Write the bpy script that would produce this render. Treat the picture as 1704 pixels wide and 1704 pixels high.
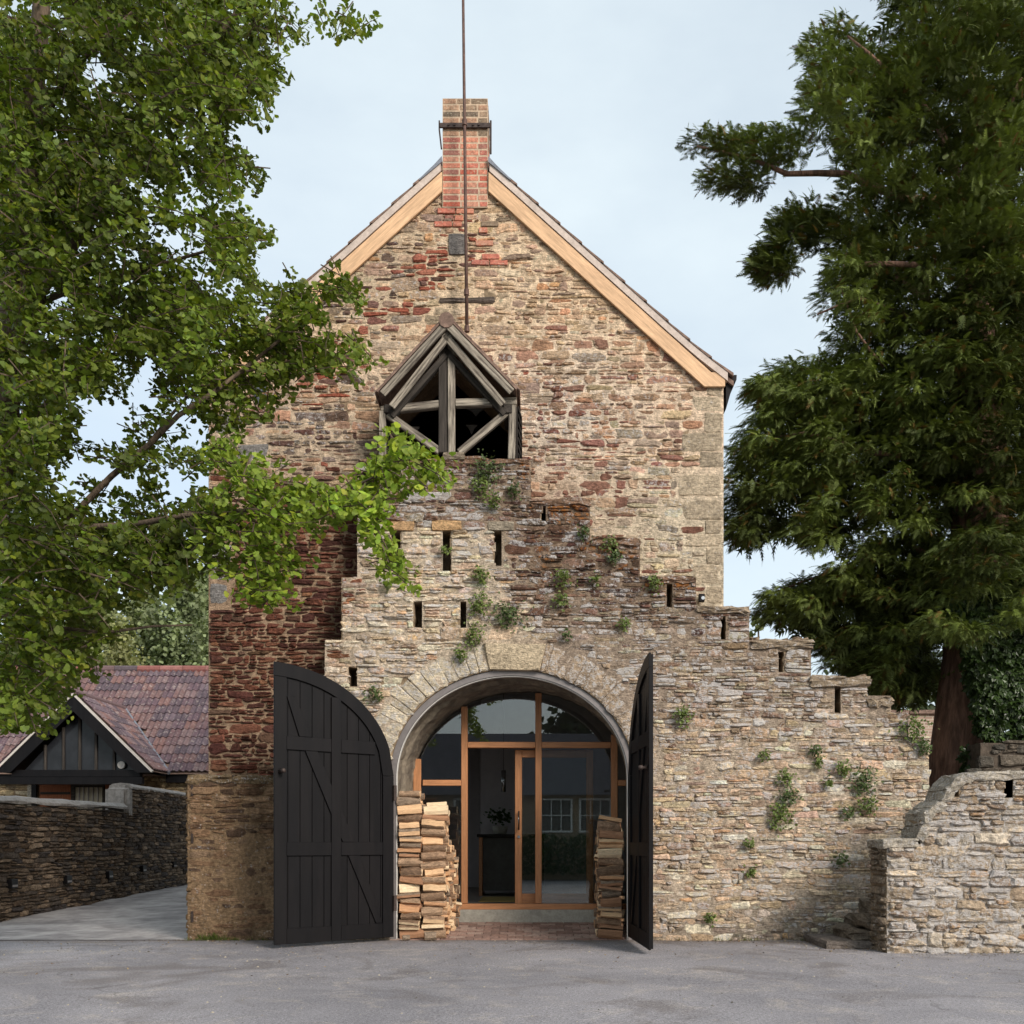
import bpy, bmesh, math, random
import numpy as np
from mathutils import Vector, Matrix
from mathutils.geometry import tessellate_polygon

# ------------------------------------------------------------------ camera, sky, sun, exposure
for _o in list(bpy.data.objects): bpy.data.objects.remove(_o)
S = bpy.context.scene
COL = S.collection
rad = math.radians
EYE = 1.18          # camera height in metres
CAMY = -12.0        # camera stands twelve metres before the arch wall
FPX = 1680.0        # focal length in photograph pixels (picture 1704 wide)
cd = bpy.data.cameras.new('camera')
cam = bpy.data.objects.new('camera', cd); COL.objects.link(cam)
cam.location = (0, CAMY, EYE); cam.rotation_euler = (rad(90), 0, 0)
cd.sensor_width = 36.0; cd.lens = 36.0*FPX/1704.0
VX = 885.0          # photo column straight ahead of the camera
cd.shift_y = 548.0/1704.0; cd.shift_x = -(VX-852.0)/1704.0
cd.clip_end = 3000; cd.clip_start = 0.1
S.camera = cam

SUN_EL, SUN_AZ = rad(30), rad(142)      # azimuth clockwise from +Y: behind the camera and to the right
w = bpy.data.worlds.new('World'); S.world = w; w.use_nodes = True
nt = w.node_tree; nt.nodes.clear()
out = nt.nodes.new('ShaderNodeOutputWorld'); bg = nt.nodes.new('ShaderNodeBackground')
sky = nt.nodes.new('ShaderNodeTexSky'); sky.sky_type = 'NISHITA'; sky.sun_disc = False
sky.sun_elevation = SUN_EL; sky.sun_rotation = SUN_AZ; sky.air_density = 1.0; sky.dust_density = 2.0; sky.ozone_density = 1.0
tc = nt.nodes.new('ShaderNodeTexCoord'); mp = nt.nodes.new('ShaderNodeMapping'); mp.inputs['Scale'].default_value = (1.0, 1.0, 2.4)
nz = nt.nodes.new('ShaderNodeTexNoise'); nz.inputs['Scale'].default_value = 2.2; nz.inputs['Detail'].default_value = 6; nz.inputs['Roughness'].default_value = .55
rp = nt.nodes.new('ShaderNodeValToRGB'); rp.color_ramp.elements[0].position = .34; rp.color_ramp.elements[0].color = (.58, .58, .58, 1)
rp.color_ramp.elements[1].position = .68; rp.color_ramp.elements[1].color = (.86, .86, .86, 1)
mx = nt.nodes.new('ShaderNodeMix'); mx.data_type = 'RGBA'
mx.inputs['B'].default_value = (4.9, 5.5, 5.75, 1)      # thin high cloud, brightness in the sky's own units
nt.links.new(tc.outputs['Generated'], mp.inputs['Vector']); nt.links.new(mp.outputs[0], nz.inputs['Vector'])
nt.links.new(nz.outputs['Fac'], rp.inputs[0]); nt.links.new(rp.outputs['Color'], mx.inputs['Factor'])
nt.links.new(sky.outputs[0], mx.inputs['A']); nt.links.new(mx.outputs['Result'], bg.inputs['Color'])
bg.inputs['Strength'].default_value = 0.108
nt.links.new(bg.outputs[0], out.inputs[0])

sl = bpy.data.lights.new('sun', 'SUN'); sl.energy = 2.0; sl.angle = rad(20); sl.color = (1, .92, .84)
so = bpy.data.objects.new('sun', sl); COL.objects.link(so); so.location = (20, -30, 40)
sdir = Vector((math.sin(SUN_AZ)*math.cos(SUN_EL), math.cos(SUN_AZ)*math.cos(SUN_EL), math.sin(SUN_EL)))
so.rotation_euler = sdir.to_track_quat('Z', 'Y').to_euler()
vs = S.view_settings; vs.view_transform = 'Standard'; vs.look = 'None'; vs.gamma = 1.0; vs.exposure = 0.80; vs.use_curve_mapping = False
S.cycles.use_denoising = True
S.cycles.max_bounces = 8; S.cycles.diffuse_bounces = 4; S.cycles.glossy_bounces = 4; S.cycles.transparent_max_bounces = 16
S.cycles.sample_clamp_indirect = 6

# ------------------------------------------------------------------ helpers
def at(px, py, y):
    """survey point: where a sight line through photo pixel (px, py) meets the vertical plane at depth y"""
    d = y-CAMY
    return Vector(((px-VX)*d/FPX, y, EYE+(1400.0-py)*d/FPX))
def ux(px, y=0.0): return (px-VX)*(y-CAMY)/FPX
def uz(py, y=0.0): return EYE+(1400.0-py)*(y-CAMY)/FPX
def lin(c):
    c = c/255.0
    return c/12.92 if c <= .04045 else ((c+.055)/1.055)**2.4
def C(r, g, b, k=1.0): return np.array([lin(r)*k, lin(g)*k, lin(b)*k])
def C4(r, g, b, k=1.0): return tuple(C(r, g, b, k))+(1.0,)

WORG = {}
def link(name, data, parent=None, loc=(0, 0, 0), rot=None, mat=None):
    o = bpy.data.objects.new(name, data); COL.objects.link(o)
    o.location = loc
    if rot is not None: o.rotation_euler = rot
    if mat is not None and data is not None and not data.materials: data.materials.append(mat)
    if parent is not None:
        o.parent = parent
        o.matrix_parent_inverse = WINV[parent.name]
    WINV[o.name] = (Matrix.Translation(Vector(loc)) @ (Matrix.Identity(4) if rot is None else o.rotation_euler.to_matrix().to_4x4())).inverted()
    return o
WINV = {}
def tag(o, label=None, cat=None, group=None, kind=None):
    if label: o['label'] = label
    if cat: o['category'] = cat
    if group: o['group'] = group
    if kind: o['kind'] = kind
    return o
def thing(name, label, cat, loc=(0, 0, 0), group=None):
    return tag(link(name, None, loc=loc), label, cat, group)

def np_mesh(name, V, F, mat=None, attrs=None, smooth=False):
    """V (n,3) array, F list of (m,k) integer arrays"""
    me = bpy.data.meshes.new(name)
    V = np.asarray(V, np.float32)
    loops = np.concatenate([f.reshape(-1) for f in F]).astype(np.int32)
    tot = np.concatenate([np.full(len(f), f.shape[1]) for f in F]).astype(np.int32)
    st = np.concatenate([[0], np.cumsum(tot)[:-1]]).astype(np.int32)
    me.vertices.add(len(V)); me.vertices.foreach_set('co', V.reshape(-1))
    me.loops.add(len(loops)); me.loops.foreach_set('vertex_index', loops)
    me.polygons.add(len(tot)); me.polygons.foreach_set('loop_start', st)
    try: me.polygons.foreach_set('loop_total', tot)
    except Exception: pass
    if attrs:
        for k, a in attrs.items():
            a = np.asarray(a, np.float32)
            if a.ndim == 1:
                at_ = me.attributes.new(k, 'FLOAT', 'POINT'); at_.data.foreach_set('value', a)
            else:
                at_ = me.attributes.new(k, 'FLOAT_COLOR', 'POINT'); at_.data.foreach_set('color', a.reshape(-1))
    me.update(calc_edges=True); me.validate()
    me.polygons.foreach_set('use_smooth', np.full(len(me.polygons), bool(smooth)))
    if mat: me.materials.append(mat)
    return me

class MB:
    """collects simple solids of ONE piece"""
    def __init__(s): s.v = []; s.f = []; s.m = []
    def add(s, V, F, m=0):
        b = len(s.v); s.v += [tuple(p) for p in V]
        for f in F: s.f.append(tuple(b+i for i in f)); s.m.append(m)
        return s
    def box(s, a, b, m=0):
        x0, y0, z0 = a; x1, y1, z1 = b
        return s.add([(x0,y0,z0),(x1,y0,z0),(x1,y1,z0),(x0,y1,z0),(x0,y0,z1),(x1,y0,z1),(x1,y1,z1),(x0,y1,z1)],
                     [(0,3,2,1),(4,5,6,7),(0,1,5,4),(1,2,6,5),(2,3,7,6),(3,0,4,7)], m)
    def prism(s, poly, y0, y1, m=0, holes=()):
        """poly in (x,z), extruded along y; poly counter-clockwise seen from the front (-y)"""
        loops = [list(poly)]+[list(h) for h in holes]
        pts = [p for l in loops for p in l]; n = len(pts)
        tris = tessellate_polygon([[Vector((p[0], p[1], 0)) for p in l] for l in loops])
        F = []
        for t in tris:
            a, b, c = [Vector(pts[i]) for i in t]
            if (b-a).cross(c-a) < 0: t = (t[0], t[2], t[1])
            F.append(tuple(t)); F.append((t[2]+n, t[1]+n, t[0]+n))
        k = 0
        for l in loops:
            L = len(l)
            ar = sum(l[i][0]*l[(i+1) % L][1]-l[(i+1) % L][0]*l[i][1] for i in range(L))
            outer = l is loops[0]
            for i in range(L):
                a, b = k+i, k+(i+1) % L
                q = (b, a, a+n, b+n)
                if (ar > 0) != outer: q = q[::-1]
                F.append(q)
            k += L
        return s.add([(p[0], y0, p[1]) for p in pts]+[(p[0], y1, p[1]) for p in pts], F, m)
    def tube(s, P, R, n=8, m=0, cap=True):
        P = [Vector(p) for p in P]; b = []
        if not hasattr(R, '__len__'): R = [R]*len(P)
        up = None; V = []; F = []
        for i, p in enumerate(P):
            d = (P[min(i+1, len(P)-1)]-P[max(i-1, 0)]).normalized()
            if up is None:
                up = d.orthogonal().normalized()
            else:
                up = (up-d*up.dot(d)).normalized()
            sd = d.cross(up)
            for k in range(n):
                a = 2*math.pi*k/n
                V.append(p+(up*math.cos(a)+sd*math.sin(a))*R[i])
        for i in range(len(P)-1):
            for k in range(n):
                k2 = (k+1) % n
                F.append((i*n+k, i*n+k2, (i+1)*n+k2, (i+1)*n+k))
        if cap:
            F.append(tuple(range(n))[::-1]); F.append(tuple((len(P)-1)*n+k for k in range(n)))
        return s.add(V, F, m)
    def mesh(s, name, mats=None, bevel=0, smooth=False, seg=1, offset=None):
        me = bpy.data.meshes.new(name)
        v = s.v if offset is None else [(p[0]-offset[0], p[1]-offset[1], p[2]-offset[2]) for p in s.v]
        me.from_pydata(v, [], s.f)
        if mats:
            for m in (mats if isinstance(mats, (list, tuple)) else [mats]): me.materials.append(m)
        me.polygons.foreach_set('material_index', s.m)
        if bevel:
            bm = bmesh.new(); bm.from_mesh(me)
            bmesh.ops.bevel(bm, geom=[e for e in bm.edges if len(e.link_faces) == 2 and e.calc_face_angle(0) > .5], offset=bevel, segments=seg, affect='EDGES', clamp_overlap=True)
            bm.to_mesh(me); bm.free()
        if smooth: me.polygons.foreach_set('use_smooth', [True]*len(me.polygons))
        me.update(); return me
    def build(s, name, mat, parent=None, bevel=0, smooth=False, seg=1):
        """object with its origin at the middle of its bounds"""
        a = np.array(s.v); c = (a.min(0)+a.max(0))/2; c[2] = a[:, 2].min()
        return link(name, s.mesh(name, mat, bevel, smooth, seg, c), parent, tuple(c))

def beam(name, p0, p1, wy, h, mat, parent=None, bevel=.006, roll=0.0):
    """straight timber from p0 to p1: local X along it, wy thick along its local Y, h high"""
    p0 = Vector(p0); p1 = Vector(p1); d = p1-p0; L = d.length
    me = MB().box((-L/2, -wy/2, -h/2), (L/2, wy/2, h/2)).mesh(name, mat, bevel)
    x = d.normalized(); yv = Vector((0, 1, 0))
    if abs(x.dot(yv)) > .95: yv = Vector((1, 0, 0))
    z = x.cross(yv).normalized()
    if z.z < -1e-6 or (abs(z.z) < 1e-6 and z.x < 0): z = -z
    yv = z.cross(x)
    M = Matrix((x, yv, z)).transposed()
    e = M.to_euler()
    return link(name, me, parent, tuple((p0+p1)/2), e)

def _h(ix, iy, seed):
    n = (ix.astype(np.int64)*374761393+iy.astype(np.int64)*668265263+seed*1274126177) & 0x7fffffff
    n = ((n ^ (n >> 13))*1103515245+12345) & 0x7fffffff
    n = (n ^ (n >> 11))*69069 & 0x7fffffff
    return (n & 0xffff)/65535.0
def vn(x, y, seed=0):
    x = np.asarray(x, float); y = np.asarray(y, float)
    ix = np.floor(x); iy = np.floor(y); fx = x-ix; fy = y-iy
    fx = fx*fx*(3-2*fx); fy = fy*fy*(3-2*fy)
    a = _h(ix, iy, seed); b = _h(ix+1, iy, seed); c = _h(ix, iy+1, seed); d = _h(ix+1, iy+1, seed)
    return (a*(1-fx)+b*fx)*(1-fy)+(c*(1-fx)+d*fx)*fy
def fb(x, y, seed=0, o=3):
    r = 0; t = 0; a = 1.0
    for k in range(o):
        r = r+a*vn(np.asarray(x)*2**k, np.asarray(y)*2**k, seed+k*17); t += a; a *= .55
    return r/t
def sst(a, b, x):
    t = np.clip((np.asarray(x, float)-a)/(b-a), 0, 1); return t*t*(3-2*t)
def pip(poly, x, z):
    x = np.asarray(x, float); z = np.asarray(z, float); r = np.zeros(x.shape, bool); n = len(poly)
    for i in range(n):
        x0, z0 = poly[i]; x1, z1 = poly[(i+1) % n]
        if z0 == z1: continue
        c = ((z0 > z) != (z1 > z)) & (x < (x1-x0)*(z-z0)/(z1-z0)+x0); r ^= c
    return r

# ------------------------------------------------------------------ materials
def newmat(name):
    m = bpy.data.materials.new(name); m.use_nodes = True
    nt = m.node_tree; b = nt.nodes['Principled BSDF']
    return m, nt, b
def N(nt, t, **kw):
    n = nt.nodes.new(t)
    for k, v in kw.items():
        if k in n.inputs: n.inputs[k].default_value = v
        else: setattr(n, k, v)
    return n
def ramp(nt, src, p0, c0, p1, c1):
    r = nt.nodes.new('ShaderNodeValToRGB'); e = r.color_ramp.elements
    e[0].position = p0; e[0].color = c0 if hasattr(c0, '__len__') else (c0,)*3+(1,)
    e[1].position = p1; e[1].color = c1 if hasattr(c1, '__len__') else (c1,)*3+(1,)
    nt.links.new(src, r.inputs[0]); return r.outputs['Color']
def mixc(nt, f, a, b, mode='MIX'):
    m = nt.nodes.new('ShaderNodeMix'); m.data_type = 'RGBA'; m.blend_type = mode
    for k, v in (('Factor', f), ('A', a), ('B', b)):
        if isinstance(v, bpy.types.NodeSocket): nt.links.new(v, m.inputs[k])
        else: m.inputs[k].default_value = v
    return m.outputs['Result']
def math_(nt, op, a, b=None, c=None):
    m = nt.nodes.new('ShaderNodeMath'); m.operation = op
    for i, v in enumerate((a, b, c)):
        if v is None: continue
        if isinstance(v, bpy.types.NodeSocket): nt.links.new(v, m.inputs[i])
        else: m.inputs[i].default_value = v
    return m.outputs[0]
def noise(nt, vec, scale, detail=4, rough=.6, dist=0.0):
    n = N(nt, 'ShaderNodeTexNoise', Scale=scale, Detail=detail, Roughness=rough, Distortion=dist)
    if vec is not None: nt.links.new(vec, n.inputs['Vector'])
    return n.outputs['Fac']
def bump(nt, h, b, strength=.5, dist=.01):
    n = N(nt, 'ShaderNodeBump', Strength=strength, Distance=dist)
    nt.links.new(h, n.inputs['Height']); nt.links.new(n.outputs[0], b.inputs['Normal'])

def stone_material(name='stone'):
    """per-stone colour from attributes; noise gives grain, lichen and smeared pointing"""
    m, nt, b = newmat(name)
    geo = N(nt, 'ShaderNodeNewGeometry'); P = geo.outputs['Position']
    ca = N(nt, 'ShaderNodeAttribute', attribute_name='Col'); ma = N(nt, 'ShaderNodeAttribute', attribute_name='Mor'); oa = N(nt, 'ShaderNodeAttribute', attribute_name='org')
    n1 = noise(nt, P, 26, 5, .65); n2 = noise(nt, P, 95, 3, .6); n3 = noise(nt, P, 7, 4, .6)
    mpn = N(nt, 'ShaderNodeMapping'); mpn.inputs['Scale'].default_value = (1, 1, 3.2); nt.links.new(P, mpn.inputs['Vector'])
    n4 = noise(nt, mpn.outputs[0], 17, 5, .65, .6)
    g = mixc(nt, 1.0, ca.outputs['Color'], ramp(nt, n1, .28, .46, .72, 1.5), 'MULTIPLY')
    g = mixc(nt, 1.0, g, ramp(nt, n2, .3, .72, .7, 1.25), 'MULTIPLY')
    g = mixc(nt, 1.0, g, ramp(nt, n3, .3, .78, .7, 1.2), 'MULTIPLY')
    # pointing smeared over the stone edge
    e = math_(nt, 'ADD', ma.outputs['Alpha'], math_(nt, 'MULTIPLY', math_(nt, 'SUBTRACT', n4, .5), 2.1))
    em = ramp(nt, e, .62, 0.0, .78, 1.0)
    mort = mixc(nt, 1.0, ma.outputs['Color'], ramp(nt, n2, .3, .8, .72, 1.15), 'MULTIPLY')
    mort = mixc(nt, 1.0, mort, ramp(nt, n1, .3, .78, .7, 1.12), 'MULTIPLY')
    g = mixc(nt, em, g, mort)
    # grey-white lichen and orange lichen, amount per stone
    l1 = noise(nt, P, 21, 6, .72, .4)
    l1 = math_(nt, 'ADD', math_(nt, 'MULTIPLY', l1, .75), math_(nt, 'MULTIPLY', n2, .25))
    lw = math_(nt, 'MULTIPLY', ramp(nt, math_(nt, 'ADD', l1, math_(nt, 'MULTIPLY', math_(nt, 'SUBTRACT', ca.outputs['Alpha'], .5), .45)), .53, 0.0, .62, 1.0), .8)
    g = mixc(nt, lw, g, C4(216, 212, 206, .85))
    l2 = noise(nt, P, 16, 6, .7, .3)
    lo = math_(nt, 'MULTIPLY', ramp(nt, math_(nt, 'ADD', l2, math_(nt, 'MULTIPLY', math_(nt, 'SUBTRACT', oa.outputs['Fac'], .5), .6)), .56, 0.0, .68, 1.0), .75)
    g = mixc(nt, lo, g, C4(186, 118, 52, .8))
    dk = noise(nt, P, 60, 4, .7)
    g = mixc(nt, math_(nt, 'MULTIPLY', ramp(nt, dk, .64, 0.0, .72, 1.0), .6), g, C4(60, 52, 45))
    g = mixc(nt, 1.0, g, (.96, .96, .99, 1), 'MULTIPLY')
    nt.links.new(g, b.inputs['Base Color'])
    b.inputs['Roughness'].default_value = .95; b.inputs['Specular IOR Level'].default_value = .15
    h = math_(nt, 'ADD', math_(nt, 'MULTIPLY', n4, 1.0), math_(nt, 'MULTIPLY', n2, .35))
    bump(nt, h, b, .95, .034)
    return m
M = {}
M['stone'] = stone_material()

def plain(name, col, var=.25, scale=20, rough=.7, bstr=.25, bdist=.004, stretch=None, spec=.3, coords='Object', col2=None, metallic=0.0, rnd=0.0):
    m, nt, b = newmat(name)
    tcn = N(nt, 'ShaderNodeTexCoord'); v = tcn.outputs['Object'] if coords == 'Object' else N(nt, 'ShaderNodeNewGeometry').outputs['Position']
    if stretch:
        mp = N(nt, 'ShaderNodeMapping'); mp.inputs['Scale'].default_value = stretch; nt.links.new(v, mp.inputs['Vector']); v = mp.outputs[0]
    n1 = noise(nt, v, scale, 5, .6, .3); n2 = noise(nt, v, scale*4.1, 3, .6)
    if col2 is None: g = mixc(nt, 1.0, tuple(col)+(1,) if len(col) == 3 else col, ramp(nt, n1, .3, 1-var, .7, 1+var), 'MULTIPLY')
    else: g = mixc(nt, ramp(nt, n1, .38, 0.0, .62, 1.0), tuple(col)[:3]+(1,), tuple(col2)[:3]+(1,))
    g = mixc(nt, 1.0, g, ramp(nt, n2, .3, 1-var*.6, .7, 1+var*.6), 'MULTIPLY')
    if rnd:
        oi = N(nt, 'ShaderNodeObjectInfo')
        g = mixc(nt, 1.0, g, ramp(nt, oi.outputs['Random'], 0, 1-rnd, 1, 1+rnd), 'MULTIPLY')
    nt.links.new(g, b.inputs['Base Color'])
    b.inputs['Roughness'].default_value = rough; b.inputs['Specular IOR Level'].default_value = spec; b.inputs['Metallic'].default_value = metallic
    bump(nt, math_(nt, 'ADD', n1, math_(nt, 'MULTIPLY', n2, .5)), b, bstr, bdist)
    return m
def palette(name, cols, var=.3, scale=24, rough=.9, spec=.2, bdist=.006, stretch=None, fleck=None):
    """one of several colours for each object, picked by the object's own random number"""
    m, nt, b = newmat(name)
    oi = N(nt, 'ShaderNodeObjectInfo'); r = nt.nodes.new('ShaderNodeValToRGB'); r.color_ramp.interpolation = 'CONSTANT'
    e = r.color_ramp.elements
    while len(e) < len(cols): e.new(.5)
    for i, c in enumerate(cols): e[i].position = i/len(cols); e[i].color = tuple(c)[:3]+(1,)
    nt.links.new(oi.outputs['Random'], r.inputs[0])
    v = N(nt, 'ShaderNodeNewGeometry').outputs['Position']
    if stretch:
        mp = N(nt, 'ShaderNodeMapping'); mp.inputs['Scale'].default_value = stretch; nt.links.new(v, mp.inputs['Vector']); v = mp.outputs[0]
    n1 = noise(nt, v, scale, 5, .65, .3); n2 = noise(nt, v, scale*4, 3, .6)
    g = mixc(nt, 1.0, r.outputs['Color'], ramp(nt, n1, .3, 1-var, .7, 1+var), 'MULTIPLY')
    g = mixc(nt, 1.0, g, ramp(nt, n2, .3, 1-var*.6, .7, 1+var*.6), 'MULTIPLY')
    if fleck is not None:
        l = noise(nt, v, scale*1.3, 6, .7, .4)
        g = mixc(nt, math_(nt, 'MULTIPLY', ramp(nt, l, .55, 0.0, .64, 1.0), .7), g, tuple(fleck)[:3]+(1,))
    nt.links.new(g, b.inputs['Base Color']); b.inputs['Roughness'].default_value = rough; b.inputs['Specular IOR Level'].default_value = spec
    bump(nt, math_(nt, 'ADD', n1, math_(nt, 'MULTIPLY', n2, .5)), b, .6, bdist)
    return m

M['brick'] = palette('chimney_brick', [C(184,112,94), C(166,104,90), C(190,122,100), C(196,132,108), C(150,102,90), C(182,130,108), C(168,90,72)], .35, 30, fleck=C(206,184,160,.9))
M['brick_sooty'] = palette('sooty_brick', [C(150,126,104), C(126,108,90), C(166,130,106), C(112,98,84), C(176,142,116)], .4, 30, fleck=C(198,188,166,.9))
M['brick_mortar'] = plain('brick_mortar', C(202,178,152,.85), .2, 30, .95, .6, .006, coords='P')
M['core'] = plain('wall_core', C(150,130,105,.8), .3, 14, .95, .8, .02, coords='P')
M['larch'] = plain('new_larch', C(222,182,142,.88), .24, 4, .6, .15, .003, stretch=(.5, 6, 6), rnd=.08)
M['oak'] = plain('oiled_oak', C(190,134,92,.88), .2, 7, .5, .15, .002, stretch=(.5, 7, 7), rnd=.12)
M['oldwood'] = plain('weathered_timber', C(176,166,150,.85), .5, 9, .9, .9, .008, stretch=(.3, 5, 5), rnd=.2, col2=C(92,84,76,.8))
M['darkwood'] = plain('dark_timber', C(78,72,66,.6), .6, 9, .9, .8, .006, stretch=(.25, 6, 6), rnd=.2)
M['black'] = plain('black_paint', C(17,16,18), .25, 6, .5, .3, .0015, stretch=(1, 1, .12), spec=.16, rnd=.12, col2=C(23,21,22))
M['iron'] = plain('old_iron', C(72,62,58), .35, 25, .6, .3, .002, metallic=.4)
M['iron_rust'] = plain('rusting_iron', C(96,74,66), .35, 25, .7, .3, .002, metallic=.2)
M['steel'] = plain('grey_steel', C(140,134,132,.9), .12, 8, .5, .1, .001, metallic=.5)
M['chrome'] = plain('brushed_steel', C(190,190,190), .08, 20, .25, .05, .001, metallic=1.0)
M['whiteseal'] = plain('white_strip', C(225,222,215,.85), .06, 8, .6, .05, .001)
M['verge'] = plain('verge_mortar', C(206,190,178,.9), .16, 9, .9, .3, .004, coords='P')
M['lead'] = plain('lead_flashing', C(120,124,132), .2, 12, .55, .3, .003, metallic=.3)
M['plaster'] = plain('rough_plaster', C(150,138,120,.8), .3, 6, .95, .7, .015, coords='P', col2=C(112,102,90,.8))
M['concrete'] = plain('pale_concrete', C(172,168,156,.85), .2, 10, .9, .4, .004, coords='P')
M['coping'] = plain('coping_concrete', C(170,164,158,.8), .2, 12, .92, .6, .012, coords='P', col2=C(142,136,130,.8))
M['slab'] = plain('grey_slab', C(116,108,100,.8), .3, 14, .92, .6, .008, coords='P')
M['interior_wall'] = plain('interior_plaster', C(196,190,190,.9), .08, 3, .9, .1, .002, coords='P')
M['interior_dark'] = plain('dark_panel', C(92,90,84), .15, 6, .7, .1, .002)
M['interior_floor'] = plain('interior_floor', C(150,142,134,.8), .2, 5, .5, .1, .002, coords='P')
M['attic'] = plain('dark_attic', C(40,36,33), .3, 6, .95, .3, .01, coords='P')
M['verge_dark'] = plain('tile_edge', C(128,106,94,.9), .4, 14, .9, .4, .005, coords='P')

def desat(c, k):
    l = c @ np.array([.3, .55, .15]); return l[..., None]*(1-k)+c*k
# ------------------------------------------------------------------ masonry engine
UNIT = np.array([(-1,0),(-.93,-.88),(-.32,-1),(.32,-1),(.93,-.88),(1,0),(.93,.88),(.32,1),(-.32,1),(-.93,.88)])
UNIT_SQ = np.array([(-1,0),(-1,-1),(-.32,-1),(.32,-1),(1,-1),(1,0),(1,1),(.32,1),(-.32,1),(-1,1)])
Q1 = np.array([[k, (k+1) % 10, 10+(k+1) % 10, 10+k] for k in range(10)]+[[10+k, 10+(k+1) % 10, 20+(k+1) % 10, 20+k] for k in range(10)])
T1 = np.array([[20+k, 20+(k+1) % 10, 30] for k in range(10)])
class Frame:
    def __init__(s, O, U):
        s.O = np.array(O, float); s.U = np.array(U, float)/np.linalg.norm(U); s.Nn = np.cross(s.U, (0, 0, 1.0))
    def world(s, A):     # A (...,3) of (u, z, d)
        return s.O+A[..., 0:1]*s.U+A[..., 2:3]*s.Nn+A[..., 1:2]*np.array((0, 0, 1.0))
def lay(R, z0, z1, inside, u0, u1, hr, wr, breaks=(), split=.5, step=.012):
    """irregular coursed rubble: list of quads (bl, br, tr, tl)"""
    us = np.arange(u0, u1, step); cells = []; z = z0; br = sorted(breaks)
    while z < z1-.025:
        h = R.uniform(*hr)
        for b in br:
            if z+hr[0]*.55 < b < z+h*1.45: h = b-z; break
        if z+h > z1-hr[0]*.5: h = z1-z
        ok = inside(us, np.full(us.shape, z+h*.5))
        for f in (.08, .92): ok &= inside(us, np.full(us.shape, z+h*f))
        i = 0; n = len(us)
        while i < n:
            if not ok[i]: i += 1; continue
            j = i
            while j+1 < n and ok[j+1]: j += 1
            a, b = us[i], us[j]+step
            row(R, cells, a, b, z, z+h, wr, hr, split)
            i = j+1
        z += h
    return cells
def row(R, cells, a, b, z, zt, wr, hr, split):
    u = a; h = zt-z
    while u < b-.015:
        wd = R.uniform(*wr)*(.7+.6*h/hr[1])
        if b-(u+wd) < wr[0]*.8: wd = b-u
        if h > hr[0]*1.25 and R.random() < split:
            zs = z+h*R.uniform(.36, .64)
            for (p, q) in ((z, zs), (zs, zt)):
                if wd > wr[0]*1.6 and R.random() < .6:
                    m = u+wd*R.uniform(.35, .65); cells += [(u, m, p, q), (m, u+wd, p, q)]
                else: cells.append((u, u+wd, p, q))
        else: cells.append((u, u+wd, z, zt))
        u += wd
def quads(cells, seed, jit=.012, wave=.03):
    A = np.array(cells, float); rs = np.random.RandomState(seed)
    q = np.stack([np.stack([A[:, 0], A[:, 2]], 1), np.stack([A[:, 1], A[:, 2]], 1), np.stack([A[:, 1], A[:, 3]], 1), np.stack([A[:, 0], A[:, 3]], 1)], 1)
    q[:, :, 1] += wave*(fb(q[:, :, 0]*1.1, q[:, :, 1]*.9, seed)-.5)
    q += rs.normal(0, 1, q.shape)*np.minimum(jit, .16*(A[:, 3]-A[:, 2]))[:, None, None]
    return q
def stones_mesh(q, seed, prot, gap, rough=.1, inner=.72, sq=0.0):
    """q (n,4,2), prot (n,), gap (n,) -> V (n,31,3) in (u,z,d)"""
    rs = np.random.RandomState(seed); n = len(q)
    o = (UNIT*(1-sq)+UNIT_SQ*sq)[None]+rs.normal(0, rough, (n, 10, 2))
    o[:, [1, 4, 6, 9]] *= (1-rs.uniform(-.06, .14, (n, 4))*(1-sq))[:, :, None]
    def bil(st):
        s = (st[..., 0]+1)/2; t = (st[..., 1]+1)/2
        s = s[..., None]; t = t[..., None]
        return q[:, None, 0]*(1-s)*(1-t)+q[:, None, 1]*s*(1-t)+q[:, None, 2]*s*t+q[:, None, 3]*(1-s)*t
    w = np.linalg.norm(q[:, 1]-q[:, 0], axis=1); h = np.linalg.norm(q[:, 3]-q[:, 0], axis=1)
    sh = np.stack([1-gap/w, 1-gap/h], 1).clip(.45, 1)[:, None]
    p0 = bil(o*sh)
    o2 = o*sh*inner+rs.normal(0, rough*.9, (n, 10, 2))*.6
    p2 = bil(o2); pc = bil(rs.normal(0, .12, (n, 1, 2)))
    V = np.zeros((n, 31, 3))
    V[:, :10, :2] = p0; V[:, :10, 2] = -.05
    V[:, 10:20, :2] = p0; V[:, 20:30, :2] = p2; V[:, 30:, :2] = pc
    tx = rs.normal(0, .22, (n, 1)); tz = rs.normal(0, .26, (n, 1))
    V[:, 10:20, 2] = prot[:, None]*(.45+rs.uniform(-.18, .18, (n, 10))+tx*o[:, :, 0]*.7+tz*o[:, :, 1]*.7)
    V[:, 20:30, 2] = prot[:, None]*(1.0+rs.uniform(-.25, .25, (n, 10))+tx*o2[:, :, 0]+tz*o2[:, :, 1])
    V[:, 30, 2] = prot*(1.02+rs.uniform(-.15, .2, n))
    return V
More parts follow.
